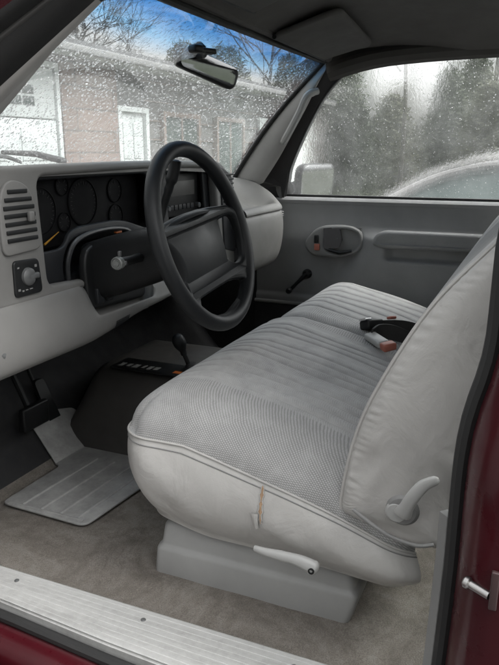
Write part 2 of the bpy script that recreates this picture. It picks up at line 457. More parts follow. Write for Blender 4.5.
def drops(name, f, n, rmin, rmax, parent, flat=.42, stretch=1.0, dirv=None):
    verts, faces = [], []
    SEG = 9
    for i in range(n):
        u, v = random.random(), random.random()
        p = f(u, v); e = .002
        du = (f(min(u + e, 1), v) - f(max(u - e, 0), v)); dv = (f(u, min(v + e, 1)) - f(u, max(v - e, 0)))
        nn = du.cross(dv).normalized()
        if nn.z < 0 and abs(nn.z) > .3: nn = -nn
        if abs(nn.z) <= .3 and nn.x < 0: nn = -nn
        a = dv.normalized(); c = nn.cross(a)
        r = rmin + (rmax - rmin) * random.random() ** 3.0
        st = 1 + (stretch - 1) * random.random()
        ph = random.random() * 6; irr = [1 + .16 * math.sin(2 * q / SEG * 6.283 + ph) + .1 * math.sin(3 * q / SEG * 6.283 + ph * 2) for q in range(SEG)]
        base = len(verts); o0 = p + nn * .0012
        for (rr, hh) in ((1.0, 0.0), (.86, .55), (.5, .9)):
            for q in range(SEG):
                an = q / SEG * 2 * math.pi
                verts.append(o0 + (a * math.cos(an) * st + c * math.sin(an)) * (r * rr * irr[q]) + nn * (r * hh * flat))
        verts.append(o0 + nn * r * flat)
        for ring in range(2):
            for q in range(SEG):
                s0 = base + ring * SEG; faces.append((s0 + q, s0 + (q + 1) % SEG, s0 + SEG + (q + 1) % SEG, s0 + SEG + q))
        for q in range(SEG):
            s0 = base + 2 * SEG; faces.append((s0 + q, s0 + (q + 1) % SEG, base + 3 * SEG))
        faces.append(tuple(base + q for q in range(SEG))[::-1])
    me = bpy.data.meshes.new(name); me.from_pydata([tuple(x) for x in verts], [], faces)
    bm = bmesh.new(); bm.from_mesh(me); bmesh.ops.recalc_face_normals(bm, faces=bm.faces); bm.to_mesh(me); bm.free()
    o = link(name, me, M['water'], parent, True); me.set_sharp_from_angle(angle=R(50)); o['kind'] = 'stuff'
    return o
drops('raindrops', lambda u, v: wsh(u, v, .002), 17000, .0008, .0028, windshield, .55, 1.3)

# black frit / seal round the glass
b = MB()
edge = [wsh(0.004, t / 20) for t in range(21)] + [wsh(s / 30, .995) for s in range(1, 30)] + [wsh(.996, 1 - t / 20) for t in range(21)]
b.tube(edge, .008, 8); tpart(b.build('windshield_seal', M['rubber'], truck))

# headliner: shallow dome from the header to the rear wall
def roofz(x, y): return 1.205 - .085 * (abs(x - XM) / .66) ** 3 * (1 - .9 * min(1, max(0, (y - .25) / .4))) - .085 * max(0, (y - .30) / .42) ** 2.2
b = MB()
b.grid(lambda u, v: ((XM + (u - .5) * 1.28), lerp(.725, -.34, v), roofz(XM + (u - .5) * 1.28, lerp(.725, -.34, v))), 24, 20)
tpart(b.build('headliner', M['liner'], truck))
# header trim roll above the windshield
b = MB(); b.tube([wsh(s / 24, 1.0) + Vector((0, -.008, .014 + .014 * (1 - s / 24))) for s in range(25)], .017, 10); tpart(b.build('header_trim', M['liner'], truck))
# outer roof skin
b = MB()
b.grid(lambda u, v: ((XM + (u - .5) * 1.36), lerp(.76, -.42, v), roofz(XM + (u - .5) * 1.28, lerp(.725, -.34, v)) + .03), 24, 12)
tpart(b.build('roof', M['paint'], truck))
# roof side rails, driver then passenger
def rail(name, x, m, r):
    q = MB(); q.tube(catmull([(x, .70, 1.085), (x, .5, 1.125), (x, .1, 1.135), (x, -.34, 1.12)]), r, 10); return tpart(q.build(name, m, truck))
rail('roof_rail', .10, M['rubber'], .028); rail('roof_rail', 1.435, M['liner'], .030)

# driver A pillar: red outer skin, two rubber seals, grey inner trim (rearmost edge of each, base to top)
def pband(name, pts0, pts1, m, thick=.02, n=10):
    """a band between two edge lines, given thickness towards the front"""
    q = MB()
    def f(u, v):
        a = Vector(pts0[0]).lerp(Vector(pts0[1]), u); c = Vector(pts1[0]).lerp(Vector(pts1[1]), u)
        bul = math.sin(math.pi * v) * thick
        return a.lerp(c, v) + Vector((-.35, -.75, .2)) * bul
    q.grid(f, 14, n)
    return tpart(q.build(name, m, truck))
def ln(a, c, t0, t1):   # extend a line a->c from parameter t0 to t1
    a, c = Vector(a), Vector(c); return (a + (c - a) * t0, a + (c - a) * t1)
T0 = ln((.055, .866, .905), (.125, .683, 1.072), -1.3, 1.25)
T1 = ln((.032, .842, .930), (.095, .655, 1.080), -1.3, 1.25)
T2 = ln((-.010, .806, .985), (.045, .640, 1.100), -1.6, 1.3)
T3 = ln((-.015, .800, .996), (.042, .636, 1.108), -1.6, 1.3)
T4 = ln((-.040, .778, 1.022), (.010, .610, 1.125), -1.6, 1.3)
T5 = ln((-.075, .800, 1.070), (-.030, .62, 1.18), -1.6, 1.3)
pband('a_pillar_trim', T0, T1, M['pillar'], .010)
pband('door_seal', T1, T2, M['rubber'], .016)
pband('seal_edge', T2, T3, M['rubber_grey'], .006)
pband('door_seal', T3, T4, M['rubber'], .014)
pband('a_pillar', T4, T5, M['paint'], .008)
# front face of the pillar towards the glass
q = MB(); G0 = (wsh(0, 0), wsh(0, 1)); q.grid(lambda u, v: Vector(T0[0]).lerp(Vector(T0[1]), u).lerp(G0[0].lerp(G0[1], u), v), 10, 4); tpart(q.build('a_pillar_trim', M['pillar'], truck))
q = MB(); q.grid(lambda u, v: Vector(T5[0]).lerp(Vector(T5[1]), u).lerp(G0[0].lerp(G0[1], u) + Vector((0, .01, .02)), v), 10, 4); tpart(q.build('a_pillar', M['paint'], truck))

# passenger A pillar trim: from glass edge to rear edge, rounded
PG = [wsh(1, t) for t in (0, .25, .5, .75, 1)]
PR = [(1.475, .955, .715), (1.455, .888, .800), (1.425, .820, .895), (1.393, .757, .985), (1.362, .700, 1.075)]
PR = catmull(PR, 4); PGc = catmull(PG, 4)
q = MB()
secs = []
for a, c in zip(PGc, PR):
    a, c = Vector(a), Vector(c); row = []
    for k in range(9):
        t = k / 8; p = a.lerp(c, t) + Vector((-.75, -.45, -.3)) * (.026 * math.sin(math.pi * t) ** .8)
        row.append(p)
    secs.append(row)
q.loft(secs, closed=False, cap=False)
o = tpart(q.build('a_pillar_trim', M['pillar'], truck, angle=60))
# grab handle on it
q = MB(); base = catmull([(1.425, .858, .862), (1.385, .826, .888), (1.352, .775, .955), (1.338, .745, 1.005), (1.365, .716, 1.022)], 6)
q.tube(base, [.011] * 3 + [.0125] * (len(base) - 6) + [.011] * 3, 10); q.build('grab_handle', M['silver_plastic'], o)
q = MB(); q.loft([[(1.44, .99, .725), (1.475, .950, .72), (1.53, .905, .70), (1.545, .905, .655)], [(1.46, 1.06, .715), (1.50, 1.03, .71), (1.545, .93, .70), (1.555, .93, .655)]], closed=False, cap=False); tpart(q.build('corner_trim', M['grey_trim'], truck))
q = MB(); q.loft([[(x, y, z) for y, z in ((.900, .64), (1.12, .64), (1.08, .735), (.99, .775), (.93, .84), (.880, .79))] for x in (1.548, 1.556)]); tpart(q.build('pillar_filler', M['rubber'], truck))
# outer passenger pillar (black frame of the door is on the door)
q = MB(); q.grid(lambda u, v: Vector(PGc[min(int(u * 16 + .5), 16)]).lerp(Vector(PR[min(int(u * 16 + .5), 16)]), v) + Vector((.05, .03, .02)), 16, 3); tpart(q.build('a_pillar', M['paint'], truck))

# carpet floor with toe board
b = MB()
def fl(u, v):
    x = lerp(.0, 1.54, u); y = lerp(-.36, 1.16, v)
    z = 0 if y < 1.14 else (y - 1.14) ** 1.1 * 1.35
    z += .0015 * math.sin(x * 31 + y * 17) * math.sin(y * 23) * (1 if y < 1.0 else max(0, 1 - (y - 1.0) / .12))
    if x < .03: z += (.03 - x) * .5
    return (x, y, z)
b.grid(fl, 60, 70); carpet_o = tpart(b.build('carpet', M['carpet'], truck)); carpet_o['label'] = 'brown-grey stained floor carpet'
b = MB(); b.grid(lambda u, v: (lerp(0, 1.54, u), lerp(1.155, 1.42, v), max(.004, (lerp(1.155, 1.42, v) - 1.14) ** 1.1 * 1.35)), 20, 16); tpart(b.build('toe_board', M['door_low'], truck))  # front strip of carpet coloured dark to carry the footwell shade
b = MB(); b.grid(lambda u, v: (lerp(.0, 1.5, u), lerp(.985, 1.40, v), .452 + .05 * v), 8, 6); tpart(b.build('under_dash_light_block', M['black'], truck))  # added black sheet, closes the cavity under the dash against light
# transmission tunnel cover
b = MB()
def tun(u, v):
    a = (u - .5) * 2; y = lerp(.20, 1.36, v)
    hh = .245 * min(1, max(0, (1.25 - y) / .13)) if y > 1.12 else .245
    hh = max(hh, .03)
    x = .785 + a * .235; s_ = max(0, 1 - abs(a) ** 7)
    return (x - .02 * a * s_, y, max(-.01, hh * s_ ** .55 - .002))
b.grid(tun, 36, 40); tunnel = tpart(b.build('tunnel_cover', M['tunnel'], truck))
# shift indicator plate with marks
pl = MB(); pl.box((.600, .80, .2445), (.690, 1.06, .2500), .003); ip = pl.build('indicator_plate', M['black'], tunnel)
mk = MB()
for k, (yy, ww) in enumerate([(1.035, .012), (1.012, .010), (.99, .016), (.965, .009), (.945, .012), (.925, .014)]):
    mk.box((.615 + .004 * (k % 2), yy - ww / 2, .2502), (.642, yy + ww / 2, .2508))
mk.build('indicator_marks', M['white_mark'], ip, False)
mk = MB(); mk.box((.615, .846, .2502), (.632, .868, .2509)); mk.build('orange_indicator', M['orange_mark'], ip, False)

# firewall and cowl, rear wall with window, passenger side inner wall below the door
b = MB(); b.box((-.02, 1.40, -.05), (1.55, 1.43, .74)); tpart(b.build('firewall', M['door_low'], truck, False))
b = MB(); b.box((0.0, -.375, -.02), (1.54, -.345, .60)); b.box((0.0, -.375, .60), (.16, -.345, 1.12)); b.box((1.37, -.375, .60), (1.54, -.345, 1.12)); b.box((.16, -.375, 1.06), (1.37, -.345, 1.12))
tpart(b.build('rear_wall', M['grey_trim'], truck, False))
b = MB(); b.box((.165, -.365, .605), (1.365, -.36, 1.055)); tpart(b.build('rear_window', M['clear'], truck, False))
b = MB(); b.box((1.56, -.40, -.30), (1.60, 1.40, .10), .01); tpart(b.build('rocker_panel', M['paint'], truck))
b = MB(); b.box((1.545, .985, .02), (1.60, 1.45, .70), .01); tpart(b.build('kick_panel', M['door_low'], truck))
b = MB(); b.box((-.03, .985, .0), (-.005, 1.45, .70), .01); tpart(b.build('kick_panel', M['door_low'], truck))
b = MB(); b.box((-.10, .96, -.28), (-.032, 2.62, .64), .03); tpart(b.build('fender', M['paint'], truck))
b = MB(); b.box((1.605, 1.0, -.28), (1.66, 2.62, .64), .03); tpart(b.build('fender', M['paint'], truck))
b = MB(); b.grid(lambda u, v: (lerp(-.06, 1.62, u), lerp(1.36, 2.65, v), .690 - .02 * (2 * u - 1) ** 4 - .05 * v - .05 * v ** 6), 16, 16); tpart(b.build('hood', M['paint'], truck))
b = MB(); b.grid(lambda u, v: (lerp(-.06, 1.62, u), lerp(1.20, 1.37, v) , .695 + .004 * math.sin(v * 3)), 8, 4); tpart(b.build('cowl_panel', M['black'], truck))
b = MB(); b.box((-.10, 2.60, -.28), (1.66, 2.68, .60), .03); tpart(b.build('front_panel', M['paint'], truck))

# sill: ribbed plate, black seal, red rocker
b = MB()
prof = [(.010, .000), (.012, .016), (.006, .021)]
k = .006
while k > -.082:
    prof += [(k - .002, .0218), (k - .0095, .0218), (k - .0102, .0214), (k - .0118, .0214)]; k -= .0125
prof += [(-.088, .0205), (-.095, .015), (-.096, -.01)]
def skx(x, y): return x * interp([(.2, 1.14), (.55, 1.02), (.86, .79), (1.3, .60)], y) if x < 0 else x
b.loft([[(skx(x, y), y, z) for x, z in prof] for y in (1.30, 1.1, .95, .86, .75, .6, .45, .2, .05, -.05)], closed=False, cap=False)
sillp = tpart(b.build('sill_plate', M['sill'], truck, angle=20)); sillp['label'] = 'pale scuffed ribbed sill plate along the doorway'
for yy in (.862, .575, .29):
    q = MB(); q.lathe([(.0048, 0), (.0046, .0012), (.003, .0022), (.0005, .0024)], (-.020, yy, .0215), (0, 0, 1), 14); q.build('screw', M['knob_grey'], sillp)
b = MB(); b.tube([(skx(-.103, y / 10) - .003, y / 10, -.004) for y in range(13, -2, -1)], .0105, 10); tpart(b.build('door_seal', M['rubber'], truck))
b = MB()
rp = [(-.108, -.014), (-.118, -.018), (-.135, -.022), (-.150, -.032), (-.158, -.050), (-.160, -.09), (-.150, -.20), (-.130, -.28)]
rp = [(p.x, p.z) for p in catmull([(x, 0, z) for x, z in rp], 4)]
b.loft([[(x + .108 + skx(-.108, y) - .004, y, z + .004) for x, z in rp] for y in (1.35, 1.1, .95, .86, .75, .6, .45, .2, .05, -.45)], closed=False, cap=False); tpart(b.build('rocker_panel', M['paint'], truck, angle=0))

# B pillar
b = MB()
bl = [(.056, .68), (.046, .62), (.056, .48), (.062, .42), (.070, .30), (.078, .13), (.088, -.02)]
def bp_edge(z): return interp([(-.02, .075), (.105, .069), (.2, .066), (.28, .064), (.36, .0642), (.42, .064), (.455, .0625), (.485, .0595), (.51, .0555), (.535, .0495), (.56, .0435), (.585, .0395), (.615, .0372), (.66, .037), (.72, .0365), (.9, .02), (1.12, -.02)], z)
def bpf(u, v):
    z = lerp(-.012, 1.12, u); e = bp_edge(z) - .011
    ang = v * 2.2
    # face curves from the doorway edge round to the outside of the body
    return (-.028 - .085 * math.sin(min(ang, 1.57)) - max(0, ang - 1.57) * .0, e - .055 * (1 - math.cos(min(ang, 1.57))) - max(0, ang - 1.57) * .5, z)
b.grid(bpf, 30, 16); bpil = tpart(b.build('b_pillar', M['paint'], truck, angle=0)); bpil['label'] = 'maroon door jamb with a chrome latch striker'
b = MB(); pth = [(-.021, bp_edge(z) - .004, z) for z in [(-.015 + 1.13 * k / 40) for k in range(41)]]
b.tube(pth, .0125, 10); tpart(b.build('door_seal', M['rubber'], truck))
# grey jamb strip inside the seal
b = MB()
b.loft([[(.000, bp_edge(z) + .022, z), (-.012, bp_edge(z) + .010, z), (-.012, bp_edge(z) - .012, z), (.012, bp_edge(z) - .03, z), (.010, bp_edge(z) + .012, z)] for z in [.0 + .34 * k / 16 for k in range(17)]], closed=True)
tpart(b.build('jamb_trim', M['grey_trim'], truck))
b = MB(); b.box((-.012, -.36, 0), (.02, .03, 1.12)); tpart(b.build('b_pillar_inner', M['grey_trim'], truck, False))
# striker: plate and chrome pin
b = MB(); b.box((-.118, -.002, .285), (-.110, .008, .338), .002); stp = b.build('door_striker', M['striker'], truck); tpart(stp)
b = MB(); b.lathe([(.0055, 0), (.0055, .026), (.008, .028), (.008, .033), (.006, .035)], (-.113, .008, .302), (.5, 1, .08), 16); b.build('striker_pin', M['worn_chrome'], stp)

# ================================================================== DASHBOARD
dash = empty('dashboard', (XM, .95, 0), 'grey pickup dashboard with black gauge bezel and passenger shelf, behind the steering wheel', 'dashboard')
def gx(x): return min(1, max(0, (x - (XM - .715)) / 1.43))      # share across the windshield base
def sm(a, c, x):
    t = min(1, max(0, (x - a) / (c - a))); return t * t * (3 - 2 * t)
def fasc_y(z): return .917 + .05 * (z - .66)
# top pad: rows from the brow to the glass
def pad(u, v):
    x = lerp(-.02, 1.075, u)
    back = wsh(gx(x), .03); back = Vector((x, back.y - .012, back.z + .004))
    yb, zb = .920, .797 - .02 * sm(.08, -.03, x) - .03 * sm(.985, 1.075, x) - .012 * sm(.66, 1.0, x)
    if v < .12:                                   # rounded lip
        a = v / .12 * 1.57
        return (x, yb + .012 * (1 - math.cos(a)) - .004, zb - .016 + .016 * math.sin(a))
    t = (v - .12) / .88
    y = lerp(yb + .012 - .004, max(back.y, 1.05), t); z = lerp(zb, max(back.z, .735), sm(.2, 1, t))
    return (x, y, z - .004 * math.sin(math.pi * t))
b = MB(); b.grid(pad, 50, 30); b.build('top_pad', M['grey_dash'], dash)
# left end panel of the dash (towards the door)
b = MB(); b.loft([[(x, .905, .775), (x, .90, .56), (x, .875, .535), (x, .86, .50), (x, .853, .445), (x, .905, .415), (x, 1.05, .43), (x, 1.2, .50), (x, 1.15, .73), (x, 1.0, .775)] for x in (-.022, -.016)]); b.build('end_panel', M['grey_dash'], dash)
# fascia frame, open at the bottom for the steering column
fr = rpoly([(-.018, .546), (.300, .541), (.306, .558), (.184, .5655), (.186, .782), (.60, .789), (.975, .783), (.985, .56), (.535, .528), (.535, .500), (1.085, .47), (1.085, .742), (1.03, .800), (.60, .808), (.15, .804), (.0, .798), (-.018, .775)],
           [.0, .004, .004, .022, .026, .1, .03, .03, .004, .004, .02, .05, .05, .2, .1, .03, .03], 7)
fascia = panel('fascia', fr, M['grey_dash'], dash, lambda u, v, w_: (u, fasc_y(v) - w_, v), .03, .008)
# recess walls and bezel
hole = rpoly([(.182, .562), (.990, .54), (.985, .788), (.182, .786)], .025, 6)
b = MB(); b.loft([[(u, fasc_y(v) + .005, v) for u, v in hole], [(XM * .2 + u * .8 - .02, 1.03, .66 + (v - .66) * .86) for u, v in hole]], cap=False); b.build('bezel_walls', M['gauge_black'], dash)
bz = rpoly([(.176, .556), (.272, .552), (.272, .600), (.300, .640), (.36, .652), (.47, .652), (.52, .64), (.54, .60), (.54, .535), (.996, .535), (.990, .794), (.176, .791)], [.02, .01, .05, .05, .05, .05, .05, .05, .01, .02, .03, .03], 6)
ghole = rpoly([(.192, .628), (.285, .628), (.31, .668), (.50, .672), (.645, .63), (.648, .775), (.192, .772)], [.02, .03, .05, .05, .03, .03, .03], 6)
rhole = rpoly([(.735, .645), (.955, .640), (.95, .772), (.735, .772)], .012, 5)
bez = panel('gauge_bezel', bz, M['dark_panel'], dash, lambda u, v, w_: (u, fasc_y(v) + .022 - w_, v), .012, .004, [ghole, rhole])
# arched ridge round the column
b = MB()
arch = catmull([(.277, .905, .556), (.277, .903, .600), (.300, .900, .638), (.36, .899, .654), (.45, .899, .655), (.515, .900, .640), (.54, .903, .60), (.54, .905, .54)], 6)
b.tube([p + Vector((0, .017, 0)) for p in arch], .0055, 8); b.build('bezel_ridge', M['ridge'], bez)
# gauge cluster
b = MB(); b.box((.19, .985, .625), (.66, 1.0, .79)); b.box((.17, 1.031, .53), (1.02, 1.04, .80)); clus = b.build('gauge_cluster', M['gauge_black'], dash, False)
def gauge(cx, cz, r):
    q = MB(); q.lathe([(r, 0), (r, .004), (r * .94, .005), (r * .93, .002), (.001, .002)], (cx, .985, cz), (0, -1, 0), 32); g_ = q.build('gauge', M['gauge_black'], clus)
gauge(.275, .705, .052); gauge(.425, .715, .055); gauge(.555, .735, .030); gauge(.555, .672, .030); gauge(.352, .755, .022); gauge(.352, .675, .022)
for cx, cz, r, n in ((.275, .705, .044, 22), (.425, .715, .047, 24), (.555, .735, .024, 9), (.555, .672, .024, 9), (.352, .755, .017, 7), (.352, .675, .017, 7)):
    q = MB()
    for k in range(n):
        a = R(-130 + 260 * k / (n - 1)); ca, sa = math.sin(a), math.cos(a)
        r1 = r - (.007 if k % 2 == 0 else .004)
        p0 = Vector((cx + ca * r, .9815, cz + sa * r)); p1 = Vector((cx + ca * r1, .9815, cz + sa * r1))
        q.tube([p0, p1], .0006, 4)
    q.build('gauge_ticks', M['tick'], clus, False)
q = MB(); q.tube([(.276, .979, .634), (.326, .979, .656)], [.0024, .0010], 6); q.build('needle', M['needle'], clus)
q = MB(); q.box((.455, .914, .6415), (.478, .922, .6460), .001); q.build('orange_indicator', M['orange_mark'], bez)  # plain orange mark on the bezel
# radio with display and knobs
b = MB(); b.box((.738, .955, .648), (.952, .99, .770), .004); rad = b.build('radio', M['black'], dash)
q = MB(); q.box((.775, .9525, .706), (.925, .9545, .748), .0008); q.build('display', M['rubber_grey'], rad)
for xx in (.757, .937):
    q = MB(); q.lathe([(.009, 0), (.008, .012), (.006, .014)], (xx, .955, .674), (0, -1, 0), 18); q.build('knob', M['knob_grey'], rad)
for k in range(6):
    q = MB(); q.box((.778 + k * .024, .951, .667), (.798 + k * .024, .956, .682), .0015); q.build('button', M['dark_panel'], rad)
# climate controls below the radio
b = MB(); b.box((.74, .915, .555), (.955, .94, .632), .004); clim = b.build('climate_control', M['black'], dash)
for xx in (.78, .848, .916):
    q = MB(); q.lathe([(.021, 0), (.019, .012), (.015, .016)], (xx, .916, .594), (0, -1, 0), 22); q.build('knob', M['knob_grey'], clim)

# left air vent with slats
ov = rpoly([(.066, .640), (.170, .645), (.170, .70), (.158, .764), (.112, .782), (.078, .764), (.066, .70)], [.018, .018, .04, .03, .03, .03, .04], 6)
vent = panel('air_vent', ov, M['grey_dash'], dash, lambda u, v, w_: (u, fasc_y(v) - .016 - w_, v), .010, .003)
q = MB()
for k in range(7):
    z = .6685 + k * .0148; hw = .041 if k < 5 else .036 - (k - 5) * .010
    q.box((.119 - hw, fasc_y(z) - .0240, z - .0040), (.119 + hw, fasc_y(z) - .0205, z + .0040), .0015)
q.build('vent_slots', M['black'], vent)
q = MB(); q.box((.134, .8865, .7000), (.148, .8960, .7190), .003); q.build('vent_tab', M['grey_dash'], vent)
# headlight switch plate
os_ = rpoly([(.083, .560), (.160, .560), (.158, .627), (.088, .630)], .011, 6)
swp = panel('headlight_switch', os_, M['black'], dash, lambda u, v, w_: (u, fasc_y(v) - .0155 - w_, v), .008, .0025)
q = MB(); q.lathe([(.018, 0), (.017, .006), (.012, .010), (.006, .0105)], (.122, fasc_y(.596) - .018, .596), (0, -1, 0), 24); q.box((.118, .885, .590), (.148, .895, .602), .004); q.build('knob', M['knob_grey'], swp)
for (xx, zz, w1, h1) in ((.094, .574, .006, .004), (.104, .571, .005, .003), (.114, .5715, .006, .002), (.126, .572, .008, .002), (.146, .614, .006, .005), (.098, .616, .005, .003)):
    q = MB(); q.box((xx - w1 / 2, fasc_y(zz) - .0203, zz - h1 / 2), (xx + w1 / 2, fasc_y(zz) - .0192, zz + h1 / 2))
    q.build('switch_symbol', M['white_mark'], swp, False)

# knee bolster under the fascia
def bol(u, v):
    x = lerp(-.02, 1.06, u)
    top = .552 - .075 * sm(.285, .325, x) * (1 - sm(.52, .56, x)) - .04 * sm(.56, .9, x)
    rise = .028 * sm(.25, .55, x); fwd = .055 * sm(.50, .95, x)
    P = [(.898, top), (.878, top - .012), (.862, min(top - .03, .505)), (.853, .475), (.850, .445 + rise * .6), (.858, .424 + rise), (.885, .413 + rise), (.94, .418 + rise), (1.02, .44 + rise)]
    P = [(y + fwd + .014, z + .004) for y, z in P]
    k = v * (len(P) - 1); i = min(int(k), len(P) - 2); t = k - i
    y0, z0 = P[max(i - 1, 0)]; y1, z1 = P[i]; y2, z2 = P[i + 1]; y3, z3 = P[min(i + 2, len(P) - 1)]
    f = lambda a, b_, c, d: .5 * (2 * b_ + (c - a) * t + (2 * a - 5 * b_ + 4 * c - d) * t * t + (3 * b_ - a - 3 * c + d) * t ** 3)
    return (x, f(y0, y1, y2, y3), f(z0, z1, z2, z3))
b = MB(); b.grid(bol, 80, 40); bolster = b.build('knee_bolster', M['grey_dash'], dash, angle=60)
q = MB()
for k in range(6):
    v0 = .50 + k * .022
    q.loft([[Vector(bol(uu, v0 + dv_)) + Vector((0, -.0012 - oo_, 0)) for dv_, oo_ in ((0, 0), (.004, .0016), (.010, .0016), (.014, 0))] for uu in [.352 + .004 * t_ for t_ in range(14)]], closed=False, cap=False)
q.build('lower_vent', M['dark_panel'], bolster)
q = MB(); q.tube(catmull([(-.012, .885, .478), (.003, .874, .476), (.014, .868, .470)], 5), [.006] * 5 + [.008] * 6, 8, flat=.6); q.build('hood_release_lever', M['knob_grey'], bolster)
# black cover round the column with two rocker switches
oc = rpoly([(.298, .490), (.53, .478), (.533, .59), (.505, .635), (.32, .632), (.296, .60)], [.02, .02, .03, .04, .04, .03], 6)
cov = panel('column_surround', oc, M['black'], dash, lambda u, v, w_: (u, .900 + .05 * (v - .56) - w_, v), .02, .006)
for xx in (.335, .372):
    q = MB(); q.box((xx - .013, .881, .500), (xx + .013, .891, .535), .003); q.build('rocker_switch', M['dark_panel'], cov)

# centre vents and lower outlet plate right of the bezel
ovc = rpoly([(1.005, .535), (1.088, .515), (1.088, .755), (1.02, .782), (1.005, .775)], [.01, .015, .02, .02, .01], 5)
cvp = panel('centre_vent', ovc, M['dark_panel'], dash, lambda u, v, w_: (u, fasc_y(v) - .016 - w_, v), .008, .003)
q = MB()
for k in range(8): q.box((1.014, fasc_y(.7) - .0245, .662 + k * .0135), (1.082, fasc_y(.7) - .016, .668 + k * .0135), .001)
q.build('vent_louvres', M['black'], cvp)
oo = rpoly([(1.098, .545), (1.165, .535), (1.165, .615), (1.098, .622)], .012, 5)
outp = panel('outlet_plate', oo, M['grey_dash'], dash, lambda u, v, w_: (u, .885 - w_, v), .02, .005)
for zz in (.600, .562):
    q = MB(); q.lathe([(.016, 0), (.016, .004), (.012, .005), (.011, .002), (.001, .002)], (1.132, .876, zz), (0, -1, 0), 20); q.build('socket', M['black'], outp)

# passenger side: shelf with a rim, gap, glove box
def endy(x): return .055 * max(0, (x - 1.36) / .14) ** 2
RIM = [(.84, .630), (.86, .652), (.89, .682), (.92, .702), (.97, .727), (1.03, .735), (1.3, .735)]
def psec(x):
    e = endy(x); gl = wsh(gx(x), .02)
    yb = max(gl.y - .012, .99 + e); zbk = max(gl.z + .006, .715)
    k = sm(1.34, 1.44, x); drop = .10 * sm(1.478, 1.5, x) ** 1.5
    zl = .650
    P = [(yb, zbk), (lerp(yb, .90 + e, .3), lerp(zbk, zl, .14) + .002), (lerp(yb, .90 + e, .42), lerp(zbk, zl, .3) - .010), (lerp(yb, .90 + e, .70), lerp(zbk, zl, .62) - .026),
         (.905 + e, zl - .012), (.885 + e, zl - .008), (.872 + e, zl + .001), (.860 + e, zl), (.850 + e, zl - .010), (.848 + e, zl - .022), (.862 + e, zl - .026)]
    P = [(y, (lerp(z, interp(RIM, y - e), k) if n_ < 8 else z) - (drop if n_ < 8 else 0)) for n_, (y, z) in enumerate(P)]
    return [(x, p.y, p.z) for p in catmull([(0, y, z) for y, z in P], 4)]
b = MB(); b.loft([psec(1.075 + .425 * k / 50) for k in range(51)], closed=False, cap=False); shelf = b.build('passenger_shelf', M['grey_dash'], dash, angle=60)
b = MB(); b.loft([[(x, .905, .52), (x, .905, .735), (x, .925, .752), (x, 1.0, .752), (x, 1.22, .735), (x, 1.22, .55)] for x in (1.072, 1.080)]); b.build('fascia_end', M['grey_dash'], dash)
def gsec(x):
    e = endy(x); lo = .04 * sm(1.40, 1.5, x)
    P = [(.868 + e, .632), (.855 + e, .626), (.846 + e, .610), (.842 + e, .57), (.845 + e, .52), (.856 + e, .47 + lo), (.880 + e, .435 + lo), (.93 + e * .8, .415 + lo), (1.05, .41 + lo), (1.2, .45)]
    return [(x, p.y, p.z) for p in catmull([(0, y, z) for y, z in P], 4)]
b = MB(); b.loft([gsec(1.075 + .425 * k / 40) for k in range(41)], closed=False, cap=False); gb = b.build('glove_box', M['grey_dash'], dash, angle=60)
# side vent at the end of the dash
q = MB(); q.box((1.405, .862, .596), (1.452, .900, .622), .006); sv = q.build('side_vent', M['dark_panel'], dash)
q = MB()
for k in range(3): q.box((1.409, .8605, .600 + k * .007), (1.449, .864, .6035 + k * .007), .001)
q.build('vent_louvres', M['grey_dash'], sv)

# ================================================================== STEERING COLUMN AND WHEEL
WC = Vector((.385, .655, .652)); TH = R(17)
WN = Vector((0, -math.cos(TH), math.sin(TH))); WU = Vector((1, 0, 0)); WV = Vector((0, math.sin(TH), math.cos(TH)))
ROLL = R(5)
def wm(u, v, w_):
    uu = u * math.cos(ROLL) - v * math.sin(ROLL); vv = u * math.sin(ROLL) + v * math.cos(ROLL)
    return WC + WU * uu + WV * vv + WN * w_
column = empty('steering_column', WC - WN * .3, 'black steering column with turn signal stalk and shift lever, behind the steering wheel', 'steering column')
b = MB()
secs = []
for d, wd, ht in ((.066, .046, .046), (.074, .056, .058), (.10, .057, .060), (.16, .060, .064), (.22, .062, .067), (.27, .062, .067)):
    c = WC - WN * d - WV * .006; sec = []
    for k in range(28):
        a = k / 28 * 2 * math.pi; ca, sa = math.cos(a), math.sin(a)
        ex = .55
        sec.append(c + WU * (wd * math.copysign(abs(ca) ** ex, ca)) + WV * (ht * math.copysign(abs(sa) ** ex, sa)))
    secs.append(sec)
b.loft(secs); shroud = b.build('column_shroud', M['black'], column)
b = MB(); b.tube([(.325, .770, .612), (.28, .760, .614), (.215, .747, .618)], [.010, .009, .0105], 14); st = b.build('turn_signal_stalk', M['black'], column)
q = MB(); q.lathe([(.0125, 0), (.0135, .006), (.0125, .013), (.0105, .0145), (.0095, .0125), (.006, .0125), (.0055, .015), (.0, .0152)], (.216, .747, .618), (-1, -.1, .03), 22); q.build('stalk_end', M['stalk'], st)
q = MB(); q.box((.214, .744, .630), (.221, .750, .641), .0015); q.box((.214, .733, .614), (.221, .738, .622), .001); q.build('stalk_tab', M['knob_grey'], st)
b = MB(); b.tube(catmull([(.435, .79, .655), (.452, .785, .700), (.455, .770, .745), (.458, .757, .785), (.459, .752, .812)], 6), [.009] * 12 + [.010] * 3 + [.0135] * 9 + [.009], 12); b.build('shift_lever', M['black'], column)
q = MB(); q.lathe([(.014, 0), (.014, .02), (.011, .022), (.010, .019), (.001, .019)], (.447, .72, .628), (1, -.2, 0), 18); q.build('ignition_lock', M['knob_grey'], column)

wheel = empty('steering_wheel', WC, 'black four-spoke steering wheel with a plain airbag pad', 'steering wheel')
b = MB()
NR = 72
path = [wm(.187 * math.cos(k / NR * 2 * math.pi), .187 * math.sin(k / NR * 2 * math.pi), .012) for k in range(NR)]
b.tube(path, .0165, 16, closed=True, upv=WN); b.build('rim', M['black_soft'], wheel)
